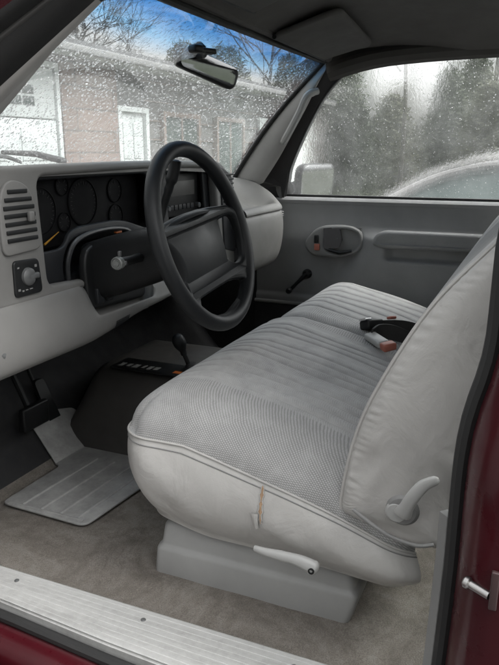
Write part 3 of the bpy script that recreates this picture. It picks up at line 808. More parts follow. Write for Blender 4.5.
# spokes cut from a dished plate
def arc(r, a0, a1, n=16): return [(r * math.cos(R(lerp(a0, a1, k / n))), r * math.sin(R(lerp(a0, a1, k / n)))) for k in range(n + 1)]
ol = [(-.184, .030), (-.150, .040), (-.09, .052), (0, .056), (.09, .052), (.150, .040), (.184, .030)] 
outline = arc(.183, 9, -189, 44)
outline = outline + [(-.150, .046), (-.105, .054), (-.05, .058), (0, .059), (.05, .058), (.105, .054), (.150, .046)]
def sidegap(s): return rpoly([(s * .116, .018), (s * .106, -.020), (s * .101, -.060), (s * .118, -.088), (s * .146, -.082), (s * .166, -.036), (s * .167, .010), (s * .155, .024)], .014, 5)
botgap = rpoly([(-.120, -.126), (-.085, -.115), (0, -.117), (.085, -.115), (.120, -.126), (.085, -.155), (0, -.170), (-.085, -.155)], .014, 5)
def dish(u, v, w_):
    r = math.hypot(u, v); return wm(u, v, w_ + .008 - .027 * sm(.180, .112, r))
panel('spokes', outline, M['black_soft'], wheel, dish, .022, .0075, [sidegap(1), sidegap(-1)[::-1], botgap], 4)
pd = rpoly([(-.146, .047), (0, .0605), (.146, .047), (.113, .004), (.101, -.050), (.116, -.098), (.078, -.1165), (-.078, -.1165), (-.116, -.098), (-.101, -.050), (-.113, .004)], [.03, .1, .03, .05, .06, .03, .03, .03, .03, .06, .05], 7)
panel('airbag_pad', pd, M['black_soft'], wheel, lambda u, v, w_: wm(u, v, w_ - .020 + .022 * max(0, 1 - (u / .13) ** 2 - ((v + .02) / .11) ** 2)), .022, .010, (), 5)
b = MB(); b.lathe([(.055, 0), (.05, .02), (.045, .05)], WC - WN * .030, -WN, 28); b.build('hub', M['black'], wheel)

# ================================================================== BENCH SEAT
seat = empty('bench_seat', (XM, .40, 0), 'grey split bench seat with ribbed cloth top and torn vinyl driver side', 'bench seat')
def cush(name, x0, x1, crest, pleats, label=None, far=False):
    YF, YR = (.685 if far else .712), .112
    cx = (x0 + x1) / 2; hx = (x1 - x0) / 2
    cr = .075                                    # corner radius in plan
    def base(y):
        if y > .56: return crest
        return crest - (.56 - y) * .30 + .012 * math.sin((y - .1) / .46 * math.pi)
    def plan(u, v):
        # unit square -> rounded rectangle (front corners rounded)
        x = lerp(x0, x1, u); y = lerp(YR, YF, v)
        dx = max(0, abs(x - cx) - (hx - cr)) / cr; dy = max(0, y - (YF - cr)) / cr; dr = max(0, (YR + cr) - y) / cr
        m_ = max(dx, dy)
        if dx > 0 and dy > 0:
            l_ = math.hypot(dx, dy); k = m_ / l_
            x = cx + math.copysign(hx - cr + dx * k * cr, x - cx); y = YF - cr + dy * k * cr
        elif dx > 0 and dr > 0:
            k = max(dx, dr) / math.hypot(dx, dr)
            x = cx + math.copysign(hx - cr + dx * k * cr, x - cx); y = YR + cr - dr * k * cr
        return x, y
    def top(u, v):
        x, y = plan(u, v)
        di = ((1 - u) if not far else u) * (x1 - x0); d = min(1, (u if not far else (1 - u)) * (x1 - x0) / .17); qf = max(0, (lerp(YR, YF, v) - .57) / (YF - .57)); z = base(y) - .022 * (1 - math.sqrt(max(0, 1 - (1 - min(1, di / .035)) ** 2))) - .092 * (1 - math.sqrt(max(0, 1 - min(1, ((1 - d) ** 6 + qf ** 6) ** (1 / 3)))))
        # front edge stays at the seam height
        for px in pleats:
            z -= .0050 * math.exp(-((x - px) / .0042) ** 2) * sm(.685, .64, y)
            z += .0016 * math.exp(-((x - px - .02) / .012) ** 2) * sm(.66, .58, y)
        if pleats and far is None: z -= .006 * math.exp(-((y - .585 + .25 * (x - .45) ** 2) / .006) ** 2) * sm(pleats[0] - .03, pleats[0] + .0, x) * sm(pleats[-1] + .05, pleats[-1] + .02, x)
        z += .0025 * math.sin(x * 23 + 1) * math.sin(y * 19)
        return (x, y, z)
    NU, NV = 260 if not far else 220, 110
    q = MB(); V = q.grid(top, NU, NV)
    pmin, pmax = (pleats[0] - .02, pleats[-1] + .06) if pleats else (9, 9)
    o = q.build(name, M['cloth'], seat, angle=180, merge=False)
    at_ = o.data.attributes.new('pleat', 'FLOAT', 'POINT')
    for i, vtx in enumerate(o.data.vertices):
        at_.data[i].value = sm(pmin - .004, pmin + .004, vtx.co.x) * sm(pmax + .004, pmax - .004, vtx.co.x) 
    if label: o['label'] = label
    # vinyl skirt: along the driver side, round the front, along the far side
    loop = [Vector(top(0, v / 60)) for v in range(61)] + [Vector(top(u / 60, 1)) for u in range(1, 61)] + [Vector(top(1, 1 - v / 60)) for v in range(1, 61)]
    nrm = []
    for i, p in enumerate(loop):
        t = loop[min(i + 1, len(loop) - 1)] - loop[max(i - 1, 0)]; t.z = 0
        n_ = Vector((-t.y, t.x, 0)).normalized()
        if n_.dot(Vector((p.x - cx, p.y - .35, 0))) < 0: n_ = -n_
        nrm.append(n_)
    for _ in range(3): nrm = [(nrm[max(i - 1, 0)] + nrm[i] + nrm[min(i + 1, len(nrm) - 1)]).normalized() for i in range(len(nrm))]
    def sk(i, v):
        p = loop[i]; n_ = nrm[i]
        fz = sm(.50, .69, p.y)
        zb = .112 + .03 * fz + .0 * v - .012 * sm(.4, .15, p.y)
        ins = .018 + .085 * fz * max(0, n_.y)
        bul = (.026 - .016 * fz * max(0, n_.y)) * math.sin(math.pi * min(1, v * 1.05)) ** .9
        inw = ins * v ** 2.4
        z = lerp(p.z, zb, v)
        wr = .0022 * math.sin(p.y * 46 + p.x * 20 + v * 9) * v * (1 - v) * 4 * math.sin(p.y * 11 + 1)
        return p + n_ * (bul - inw + wr) + Vector((0, 0, z - p.z))
    q = MB(); n0 = len(loop) - 1
    q.grid(lambda u, v: sk(int(round(u * n0)), v), n0, 26)
    side = q.build('side_panel', M['vinyl'], o, angle=180, merge=False)
    q = MB(); q.tube([p + n_ * .0025 + Vector((0, 0, -.001)) for p, n_ in zip(loop, nrm)], .0024, 8)
    q.build('piping', M['vinyl'], o)
    q = MB(); q.tube([sk(i, .075) + n_ * .0004 for i, n_ in enumerate(nrm)], .0013, 6); q.build('seam', M['grey_trim'], o)
    return o, top, sk, loop
near, ntop, nsk, nloop = cush('seat_cushion', .118, .822, .396, [.262, .298, .334, .370, .440, .476, .512, .548, .620, .656, .692], None)
farc, ftop, fsk, floop = cush('seat_cushion', .824, 1.44, .398, [.93, .99, 1.05, 1.11, 1.17, 1.23, 1.29], None, True)

# the tear in the vinyl: a slit showing yellowed foam and a curled grey flap
def side_pt(y, z, off=0.0):
    """point on the driver side panel at given y, z"""
    i = min(range(61), key=lambda k: abs(nloop[k].y - y)); best = None
    for k in range(200):
        p = nsk(i, k / 199)
        if best is None or abs(p.z - z) < abs(best.z - z): best = p
    return Vector((best.x - off, y, z))
q = MB()
def slit(u, v):
    z = lerp(.260, .196, u); wv = .0045 * (1 - .8 * abs(2 * u - 1) ** 5) * (.45 + .3 * math.sin(u * 7 + .5) ** 2 + .22 * math.sin(u * 31) + .12 * math.sin(u * 57 + 1))
    y = .399 - .004 * u + (v - .5) * 2 * wv
    return side_pt(y, z, .0022 + .0022 * math.sin(math.pi * v))
q.grid(slit, 26, 6); q.build('torn_foam', M['foam'], near)
q = MB()
for v_ in (0, 1): q.tube([slit(k / 26, v_) + Vector((-.0002, 0, 0)) for k in range(27)], .0010, 6)
q.build('torn_edge', M['vinyl'], near)
q = MB()
def flap(u, v):
    z = lerp(.214, .184, v); y = .400 + .017 * u * (1 - .6 * v); p = side_pt(y, z)
    return p + Vector((-.002 - .005 * math.sin(u * 2.2 + .3) * (1 - .3 * v), 0, .004 * u * math.sin(v * 4)))
q.grid(flap, 12, 10); q.build('torn_flap', M['vinyl'], near)

# curved lever on the cushion side
def lever(name, pts, rad, parent, flat, hole=None):
    q = MB(); q.tube(catmull(pts, 7), rad, 14, flat=flat, upv=(1, 0, 0)); o = q.build(name, M['silver_plastic'], parent)
    if hole:
        q = MB(); q.lathe([(.0055, 0), (.0055, .003), (.0035, .0035), (.003, .001), (.0005, .001)], hole, (-1, 0, 0), 14); q.build('screw', M['black'], o)
    return o
LX = .082
pts = [(LX, .402, .1500), (LX - .004, .378, .1510), (LX - .006, .350, .1525), (LX - .006, .322, .1520), (LX - .004, .302, .1465), (LX, .286, .1370)]
nn = 5 * 7 + 1
lever('slide_lever', pts, [lerp(.0060, .0098, min(1, k / 14)) if k < 18 else lerp(.0098, .0148, (k - 18) / (nn - 19)) if k < nn - 5 else (.0146, .0138, .0122, .0095, .005)[k - nn + 5] for k in range(nn)], near, .8, (LX - .012, .293, .142))

# plastic base under the cushions
b = MB()
bs = []
for z, ins in ((-.005, 0), (.010, .000), (.050, .003), (.057, .0055), (.061, .010), (.066, .0115), (.10, .016), (.109, .021), (.113, .032)):
    bs.append([(x, y, z) for x, y in rpoly([(.139 + ins, .226 + ins + max(0, .045 - z) * .35), (1.362 - ins, .226 + ins), (1.362 - ins, .650 - ins), (.139 + ins, .650 - ins)], .016, 6)])
b = MB(); b.loft(bs)
b.build('seat_base', M['grey_base'], seat, angle=60)

# backrests
FR = [(.255, .235), (.258, .262), (.240, .370), (.206, .466), (.134, .602), (.046, .710), (-.01, .775)]
def back(name, x0, x1, puck):
    front = catmull([(0, y, z) for y, z in FR], 28)
    m = len(front)
    def sec(x):
        d = min(x - x0, x1 - x); e = min(1, max(0, d / .07)); rr = math.sqrt(max(0, 1 - (1 - e) ** 2))
        P = []
        th = .195
        for i, p in enumerate(front):                       # front skin, crowned
            P.append(Vector((x, p.y + .006 * rr, p.z)))
        tp = front[-1]
        for k in range(1, 9):                               # over the top
            a = k / 9 * math.pi; c = Vector((0, tp.y - th / 2, tp.z - .02))
            P.append(Vector((x, c.y + (th / 2 + .006 * rr * (1 - k / 9)) * math.cos(a), c.z + (.02 + .045 * (.5 + .5 * rr)) * math.sin(a) ** .8 + .02 * (1 - k / 9))))
        for i in range(m - 1, -1, -1):
            p = front[i]; P.append(Vector((x, p.y - th, p.z - .03 + .02 * (i / m))))
        for k in range(1, 6):                               # under
            t = k / 6; a = front[0]; P.append(Vector((x, lerp(a.y - th, a.y, t), lerp(a.z - .03, a.z, t) - .012 * math.sin(math.pi * t))))
        return P
    n = 30
    xs = [x0 + (x1 - x0) * (.5 - .5 * math.cos(math.pi * k / n)) for k in range(n + 1)]
    q = MB(); q.loft([sec(x) for x in xs], cap=False)
    o = q.build(name, [M['cloth'], M['vinyl']], seat, angle=180)
    for pl_ in o.data.polygons:
        if pl_.center.x < x0 + .06 or pl_.center.x > x1 - .06: pl_.material_index = 1
    # domed vinyl side panels
    for x, s_ in ((x0, -1), (x1, 1)):
        S = sec(x); c = sum(S, Vector()) / len(S)
        # distance-to-rim dome over the outline: rings towards a spine
        q = MB(); rings = []
        K = 26
        for r in range(K + 1):
            t = r / K; ring = []
            for i, p in enumerate(S):
                # spine point at the same height, halfway through the thickness
                zz = min(max(p.z, .29), .80); fy = interp(sorted([(f_.z, f_.y) for f_ in front]), zz) - .095
                sp_ = Vector((p.x, fy, zz)); q_ = p.lerp(sp_, t)
                dome = .030 * math.sqrt(max(0, 1 - (1 - t) ** 2))
                if s_ < 0 or True:
                    isf = i < m
                    if isf:
                        L_ = i / m
                        dome += -.0019 * math.sin(i * 1.75 + 1.5 * math.sin(i * .21)) * (.6 + .4 * math.sin(i * .37)) * math.exp(-((t - .10) / .13) ** 2) * puck
                    low = sm(.42, .30, q_.z)
                    dome += .016 * low * (1 - t) ** 2.6 * math.sin(math.atan2(q_.z - .40, q_.y - .12) * 8 + t * 4 + 1.5 * math.sin(t * 6)) * math.sin(math.pi * t) * puck
                ring.append(q_ + Vector((s_ * dome, 0, 0)))
            rings.append(ring)
        q.loft(rings, cap=False)
        sp = q.build('side_panel', M['vinyl'], o, angle=180)
        q = MB(); q.tube([Vector((x + s_ * .001, p.y + .001, p.z)) for p in S[:m + 9]], .0042, 8); q.build('piping', M['vinyl'], o)
    return o
bk = back('backrest', .125, .80, 1)
bk2 = back('backrest', .815, 1.43, 1)
# recliner lever, hinge trim
lever('recline_lever', [(.080, .150, .276), (.073, .143, .294), (.069, .133, .317), (.071, .119, .338), (.077, .098, .350)],
      [.0135, .014, .014, .0138, .0134, .0128, .012] + [.0112 - .0001 * k for k in range(14)] + [.0098, .0094, .009, .0087, .0083, .0078, .006, .003], bk, .5)
q = MB(); q.tube(catmull([(.097, .232, .258), (.090, .200, .243), (.087, .165, .229), (.089, .125, .222), (.096, .100, .226)], 6), .0034, 10); q.build('hinge_cover', M['grey_trim'], bk)
q = MB(); q.lathe([(.027, 0), (.027, .008), (.022, .014), (.010, .016)], (.104, .152, .276), (-1, 0, 0), 28); q.build('hinge_disc', M['grey_trim'], bk)
q = MB(); q.lathe([(.019, 0), (.019, .006), (.015, .010), (.006, .011)], (.098, .160, .272), (-1, 0, 0), 22); q.build('pivot_cap', M['silver_plastic'], bk)

# ================================================================== SEAT BELT BUCKLES between the cushions
def strap(pts, wd, th, name, parent, m):
    P = catmull(pts, 6); q = MB(); secs = []
    for i, p in enumerate(P):
        t = (P[min(i + 1, len(P) - 1)] - P[max(i - 1, 0)]).normalized(); s_ = Vector((.25, -.35, .9)); s_ = (s_ - t * s_.dot(t)).normalized(); n_ = s_.cross(t)
        secs.append([p + s_ * wd / 2 + n_ * th / 2, p - s_ * wd / 2 + n_ * th / 2, p - s_ * wd / 2 - n_ * th / 2, p + s_ * wd / 2 - n_ * th / 2])
    q.loft(secs); return q.build(name, m, parent)
def frame_at(loc, fwd, upv):
    f = Vector(fwd).normalized(); s_ = f.cross(Vector(upv)).normalized(); n_ = s_.cross(f)
    return Matrix((s_, f, n_)).transposed(), Vector(loc)
def obox(q, loc, fwd, upv, size, bev):
    m_, l_ = frame_at(loc, fwd, upv)
    q2 = MB(); q2.box((-size[0] / 2, -size[1] / 2, -size[2] / 2), (size[0] / 2, size[1] / 2, size[2] / 2), bev)
    for v in q2.bm.verts: v.co = m_ @ v.co + l_
    me = bpy.data.meshes.new('t'); q2.bm.to_mesh(me); q2.bm.free(); q.bm.from_mesh(me); bpy.data.meshes.remove(me)
bu = empty('seat_belt_buckle', (.80, .33, .35), 'black seat belt buckle on a dark strap lying on the grey seat cloth', 'seat belt buckle')
q = MB(); obox(q, (.855, .385, .378), (-.55, .45, .05), (.2, .3, 1), (.042, .052, .024), .005); bh = q.build('buckle_housing', M['black'], bu)
q = MB(); obox(q, (.842, .400, .393), (-.55, .45, .05), (.2, .3, 1), (.030, .022, .006), .002); q.build('latch_plate', M['chrome'], bh)
q = MB(); obox(q, (.895, .340, .392), (-.55, .45, .05), (.2, .3, 1), (.018, .022, .008), .003); q.build('release_button', M['red_button'], bh)
strap([(.850, .375, .372), (.875, .342, .372), (.905, .300, .366), (.935, .255, .345), (.955, .22, .31)], .036, .004, 'webbing', bu, M['webbing'])
bu2 = empty('seat_belt_buckle', (.72, .33, .33), 'pale grey seat belt buckle with a red release button at its tip', 'seat belt buckle')
q = MB(); obox(q, (.765, .350, .362), (-.66, -.60, -.06), (-.1, .1, 1), (.034, .078, .018), .006); bh2 = q.build('buckle_housing', M['silver_plastic'], bu2)
q = MB(); obox(q, (.726, .312, .360), (-.66, -.60, -.06), (-.1, .1, 1), (.036, .026, .020), .005); q.build('release_button', M['red_button'], bh2)
strap([(.79, .372, .366), (.825, .362, .368), (.855, .33, .362), (.88, .29, .34), (.90, .25, .31)], .040, .004, 'webbing', bu2, M['webbing'])

# ================================================================== FLOOR MAT, PEDALS, FLOOR SHIFTER
mat_ = empty('floor_mat', (.33, 1.0, 0), 'grey ribbed vinyl heel mat on the stained driver carpet', 'floor mat')
om = rpoly([(.215, 1.120), (.208, .872), (.465, .845), (.560, .93), (.575, 1.10), (.64, 1.215), (.46, 1.25), (.43, 1.115)], [.02, .025, .04, .04, .03, .03, .03, .02], 6)
def matz(x, y): return .010 + (0 if y < 1.14 else (y - 1.14) ** 1.1 * 1.35)
sh = panel('mat_sheet', om, M['mat'], mat_, lambda u, v, w_: (u, v, matz(u, v) + w_), .006, .002)
q = MB()
for yy in (.905, .955, 1.01, 1.065):
    q.tube([(lerp(.225, .50 if yy < 1.1 else .4, k / 12), yy - .018 * (k / 12), .0125) for k in range(13)], .0042, 8)
q.tube([(.222, .885, .0125), (.222, 1.105, .0125)], .004, 8)
q.build('mat_ribs', M['mat'], mat_)
pr = empty('brake_pedal', (.42, 1.2, .1), 'dark brake pedal hanging under the driver side of the dash', 'pedal')
q = MB(); q.box((.375, 1.175, .115), (.475, 1.195, .180), .006); q.build('pedal_pad', M['black'], pr)
q = MB(); q.tube([(.42, 1.19, .15), (.42, 1.26, .30), (.42, 1.22, .46)], .009, 8); q.build('pedal_arm', M['black'], pr)
ac = empty('accelerator_pedal', (.53, 1.2, .06), 'dark accelerator pedal beside the tunnel, above the heel mat', 'pedal')
q = MB(); q.loft([[(x, 1.20 + (z - .06) * .45 + d, z) for x, z in rpoly([(.515, .055), (.565, .055), (.560, .20), (.522, .20)], .012, 4)] for d in (0, .012)]); q.build('pedal_pad', M['black'], ac)
q = MB(); q.tube([(.54, 1.27, .17), (.54, 1.33, .30), (.54, 1.30, .42)], .006, 8); q.build('pedal_arm', M['black'], ac)
fs = empty('floor_shifter', (.665, .846, .24), 'black floor shifter with a rounded knob, standing on the dark tunnel', 'gear lever')
q = MB(); q.tube(catmull([(.668, .835, .235), (.662, .848, .275), (.655, .862, .315)], 5), .0065, 10); q.build('shift_rod', M['black'], fs)
q = MB(); q.tube(catmull([(.659, .854, .292), (.656, .860, .312), (.652, .867, .332), (.649, .872, .345), (.648, .874, .350)], 5), [.009] * 4 + [.012, .014, .016, .0175, .018, .018, .018, .0175, .017, .016, .0145, .0125, .011, .009, .007, .005, .002], 14); q.build('shift_knob', M['black_soft'], fs)
q = MB(); q.lathe([(.036, 0), (.033, .006), (.020, .012), (.018, .018), (.012, .024)], (.668, .836, .243), (0, 0, 1), 22); q.build('shift_boot', M['rubber'], fs)

# ================================================================== MIRROR AND VISORS
mi = empty('rear_view_mirror', (.77, .82, 1.08), 'black oval rear-view mirror glued to the windshield', 'rear-view mirror')
MC = Vector((.774, .832, 1.044)); mdir = Vector((-.40, -.86, -.10)).normalized(); mr = mdir.cross(Vector((0, 0, 1))).normalized() * -1; mu = mr.cross(mdir) * -1
if mu.z < 0: mu = -mu
mo = rpoly([(-.104, -.020), (.098, -.048), (.108, .010), (-.096, .040)], [.022, .026, .022, .026], 7)
def mm(u, v, w_): return MC + mr * u + mu * v + mdir * w_
mo = [(u * math.cos(R(-7)) - v * math.sin(R(-7)), u * math.sin(R(-7)) + v * math.cos(R(-7))) for u, v in mo]
panel('mirror_housing', mo, M['black'], mi, lambda u, v, w_: mm(u * (1 - max(0, -w_) * 4), v * (1 - max(0, -w_) * 6), w_), .034, .010)
mg = [(u * .91, v * .84) for u, v in mo]
panel('mirror_glass', mg, M['mirror_dim'], mi, lambda u, v, w_: mm(u, v, w_ + .0178), .002, .0005)
q = MB(); q.tube([mm(-.03, .02, -.01), (.70, .80, 1.06), (.645, .775, 1.064), wsh(.42, .86, -.004)], [.010, .009, .010, .012], 10); q.build('mirror_stem', M['black'], mi)
q = MB(); obox(q, (.645, .774, 1.060), mr, (0, 0, 1), (.022, .070, .013), .004); obox(q, (.605, .772, 1.059), mr, (0, 0, 1), (.030, .028, .018), .006); q.build('mirror_mount', M['black'], mi)

def visor(name, x0, x1, label):
    r_ = empty(name, ((x0 + x1) / 2, .66, 1.12), label, 'sun visor'); dz = .015 if x0 > .5 else .008; yf = .690 if x0 > .5 else .655
    ov_ = rpoly([(x0 + .02, yf), (x1, yf), (x1 - .03, .520), (x0, .500)], [.02, .03, .04, .03], 6)
    panel('visor_flap', ov_, M['visor'], r_, lambda u, v, w_: (u, v, roofz(u, v) - dz - .006 * sm(.6, .50, v) + w_), .016, .0075)
    q = MB(); q.tube([(x0 + .02, yf - .006, roofz(x0, yf) - dz), (x1, yf - .006, roofz(x1, yf) - dz)], .006, 8); q.build('visor_rod', M['black'], r_)
visor('sun_visor', .86, 1.33, 'grey cloth sun visor folded up above the passenger side')
visor('sun_visor', .17, .66, 'grey cloth sun visor folded up above the steering wheel')

# ================================================================== PASSENGER DOOR
door = empty('passenger_door', (1.55, .4, 0), 'grey trimmed passenger door with wet window, armrest and side mirror', 'car door')
XD = 1.545
def dsurf(y, z):
    """inner skin of the door: leans out at the top, bolster band above the armrest"""
    x = XD - .018 * sm(.62, .50, z)
    # raised armrest region behind a sweeping edge
    edge = .585 + .10 * sm(.50, .30, z) + .02 * sm(.52, .56, z)
    k = sm(edge + .05, edge - .06, y)
    lower = sm(.565, .52, z)
    x -= .040 * k * lower
    x -= .008 * sm(.30, .28, z)
    x += .026 * sm(.50, .465, y) * sm(.447, .462, z) * sm(.517, .503, z)
    return x
b = MB()
def dp(u, v):
    y = lerp(1.0, -.34, u); z = lerp(.645, .262, v)
    return (dsurf(y, z), y, z)
b.grid(dp, 170, 90); b.build('door_panel', M['grey_door'], door, angle=60)
b = MB()
# belt ledge at the window sill
P = [(XD - .002, .640), (XD - .004, .652), (XD + .004, .660), (XD + .02, .663), (XD + .034, .661)]
b.loft([[(x, y, z) for x, z in P] for y in (1.0, .5, 0, -.34)], closed=False, cap=False); b.build('belt_ledge', M['grey_door'], door)
b = MB(); b.box((XD + .022, -.34, .655), (XD + .034, .93, .672), .004); b.build('belt_seal', M['rubber'], door)
b = MB(); b.grid(lambda u, v: (XD - .030 + .02 * v - .02 * math.sin(v * 3.1), lerp(1.0, -.34, u), lerp(.262, .02, v)), 30, 10); b.build('lower_panel', M['door_low'], door)
b = MB(); b.tube([(XD - .036, y / 20, .262) for y in range(20, -7, -1)], .007, 8); b.build('pocket_rim', M['grey_trim'], door)
# outer skin
b = MB(); b.grid(lambda u, v: (1.62 + .012 * math.sin(v * 3), lerp(1.0, -.36, u), lerp(.655, -.25, v)), 10, 10); b.build('door_skin', M['paint'], door)
# armrest lip over a pull recess
ar = rpoly([(.500, .492), (.470, .540), (-.10, .540), (-.12, .462), (.445, .452)], [.03, .03, .02, .02, .03], 6)
b = MB()
arm = panel('armrest', rpoly([(.552, .505), (.515, .560), (-.20, .560), (-.20, .500), (.500, .496)], [.02, .04, 0, 0, .03], 6), M['grey_door'], door,
            lambda u, v, w_: (XD - .018 - .040 * sm(.60, .50, u) + .004 - w_, u, v), .034, .013)
# inside handle
HX = XD - .036
oh = rpoly([(.803, .497), (.752, .562), (.640, .572), (.578, .552), (.574, .482), (.650, .447), (.775, .452)], [.03, .04, .05, .03, .04, .05, .03], 7)
ih = rpoly([(.722, .515), (.705, .548), (.630, .556), (.592, .540), (.590, .488), (.650, .464), (.715, .470)], [.02, .02, .03, .02, .03, .03, .02], 6)
hz = panel('handle_bezel', oh, M['grey_trim'], door, lambda u, v, w_: (HX + .008 - w_ , u, v), .034, .010, [ih])
q = MB(); q.box((HX + .006, .585, .460), (HX + .010, .735, .562)); q.build('handle_cup', M['grey_trim'], hz, False)
q = MB(); q.loft([[(HX - .004 + .010 * math.sin(t * 3.1) - w_, y, z) for y, z, t in ((.722, .556, 0), (.690, .560, .3), (.662, .552, .6), (.652, .515, 1), (.664, .488, .6), (.700, .478, .3), (.718, .482, 0))] for w_ in (0, .012)]); q.build('handle_lever', M['lever_grey'], hz)
q = MB(); q.tube([(HX - .012, .70, .478), (HX - .014, .66, .470), (HX - .010, .615, .478)], [.006, .007, .005], 8); q.build('handle_lever', M['black'], hz)
q = MB(); q.box((HX - .006, .742, .500), (HX - .018, .757, .530), .003); q.build('lock_tab', M['black'], hz)
q = MB(); q.box((HX - .006, .736, .474), (HX - .0165, .756, .498), .002); q.build('lock_flag', M['red_button'], hz)
# window crank
cr_ = empty('x', (0, 0, 0)); bpy.data.objects.remove(cr_)
q = MB(); q.lathe([(.018, 0), (.018, .010), (.013, .018), (.007, .020)], (XD - .018, .790, .378), (-1, 0, 0), 22)
q.tube([(XD - .034, .790, .378), (XD - .044, .822, .345), (XD - .046, .848, .316)], [.009, .0065, .0065], 10); wcr = q.build('window_crank', M['black'], door)
q = MB(); q.lathe([(.008, 0), (.0115, .008), (.0115, .020), (.008, .025)], (XD - .046, .850, .314), (-1, 0, 0), 18); q.build('crank_knob', M['black'], wcr)
# window glass leaning inwards to the roof
def dg(y, z, off=0.): return Vector((1.572 - .135 * ((z - .66) / .46) ** 1.15 if z > .66 else 1.572, y, z)) + Vector((off, 0, off * .3))
WT = catmull([(0, .900, .655), (0, .886, .72), (0, .866, .785), (0, .792, .917), (0, .712, 1.029), (0, .628, 1.095), (0, .528, 1.117), (0, .30, 1.121), (0, -.34, 1.118)], 6)
def top_z(y): return interp(sorted([(p.y, p.z) for p in WT]), y)
b = MB(); b.grid(lambda u, v: dg(lerp(.905, -.34, u), lerp(.655, max(.657, top_z(lerp(.905, -.34, u)) + .012), v)), 60, 24)
wg = b.build('window_glass', M['wet_glass'], door, angle=180); wg['label'] = 'rain-streaked door window'
def wgf(u, v):
    y = lerp(.86, -.30, u); return dg(y, lerp(.668, max(.67, top_z(y)), v), .002)
drops('raindrops', wgf, 2600, .0007, .0017, wg, .4, 1.7)
# window frame (black seal) following the opening, and the black corner by the mirror
q = MB(); q.tube([dg(p.y + .004, p.z, -.006) for p in WT], .008, 10); q.build('window_seal', M['rubber'], door)
q = MB(); q.loft([[(1.575 - .135 * max(0, (p.z - .66) / .46) ** 1.15 + d, p.y + e, p.z + e * .9) for d, e in ((-.02, .0), (-.022, .05), (.0, .10), (.03, .06), (.03, .0))] for p in WT], closed=True); q.build('window_frame', M['rubber'], door)
q = MB(); q.loft([[(1.568 + d, y, z) for y, z in ((.905, .66), (.895, .735), (.888, .79), (1.0, .66))] for d in (-.006, .006)]); q.build('mirror_sail', M['black'], door)
# outside mirror, its glass facing rearward
ms = empty('x'); bpy.data.objects.remove(ms)
MO = Vector((1.70, .838, .708)); md = Vector((-.47, -.88, -.02)).normalized(); ma = Vector((0, 0, 1)).cross(md).normalized(); mb_ = md.cross(ma)
omr = rpoly([(-.092, -.080), (.090, -.080), (.098, .070), (-.084, .074)], [.02, .02, .03, .045], 7)
sm_ = panel('side_mirror', omr, M['black'], door, lambda u, v, w_: MO + ma * (u * (1 - max(0, -w_) * 2)) + mb_ * (v * (1 - max(0, -w_) * 2.2)) + md * w_, .05, .015)
panel('mirror_glass', [(u * .93, v * .91) for u, v in omr], M['mirror'], sm_, lambda u, v, w_: MO + ma * u + mb_ * v + md * (w_ + .0258), .002, .0005)
q = MB(); q.tube([(1.58, .90, .69), (1.65, .90, .69), MO - md * .01], [.03, .022, .03], 10); q.build('mirror_arm', M['black'], sm_)

# ================================================================== DRIVER DOOR, swung open out of frame, added to shade the doorway
dd = empty('driver_door', (-.13, 1.0, 0), 'maroon driver door swung wide open on its front hinge', 'car door')
DA = R(68)
def ddm(a, t, z): return Vector((-.13 - a * math.sin(DA) - t * math.cos(DA), 1.02 - a * math.cos(DA) + t * math.sin(DA), z))
q = MB(); q.loft([[ddm(a, t, z) for a, z in ((0, -.28), (1.0, -.28), (1.02, .66), (0, .66))] for t in (.0, .09)]); q.build('door_skin', M['paint'], dd, False)
q = MB(); q.loft([[ddm(a, t, z) for a, z in ((.02, .0), (.98, .0), (1.0, .64), (.02, .64))] for t in (-.04, -.002)]); q.build('door_panel', M['grey_door'], dd, False)
q = MB(); q.tube([ddm(.02, .04, .66), ddm(.30, .02, 1.08), ddm(.45, .01, 1.12), ddm(1.0, .01, 1.12), ddm(1.02, .04, .66)], .022, 8); q.build('window_frame', M['rubber'], dd)
q = MB(); q.loft([[ddm(a, t, z) for a, z in ((.06, .655), (1.0, .655), (.99, 1.11), (.45, 1.11), (.31, 1.06))] for t in (.020, .024)]); q.build('window_glass', M['clear'], dd, False)

# ================================================================== WIPERS (outside the glass)
def wiper(s0, t0, s1, t1, s2, t2, label):
    r_ = empty('windshield_wiper', wsh(s0, t0, .02), label, 'wiper')
    q = MB(); A, B_ = wsh(s0, t0, .02), wsh(s1, t1, .030); q.tube([A, A.lerp(B_, .5) + Vector((0, 0, .008)), B_], [.010, .008, .005], 8); q.build('wiper_arm', M['black'], r_)
    q = MB(); P = [wsh(lerp(s2, 2 * s1 - s2, k / 14), lerp(t2, 2 * t1 - t2, k / 14), .012 + .006 * math.sin(k / 14 * 3.14)) for k in range(15)]; q.tube(P, .0065, 8, flat=.6); q.build('wiper_blade', M['rubber'], r_)
wiper(.46, .05, .24, .115, .30, .085, 'black wiper resting low on the glass before the gauges')
wiper(.97, .05, .80, .085, .86, .060, 'black wiper resting low on the glass before the passenger seat')

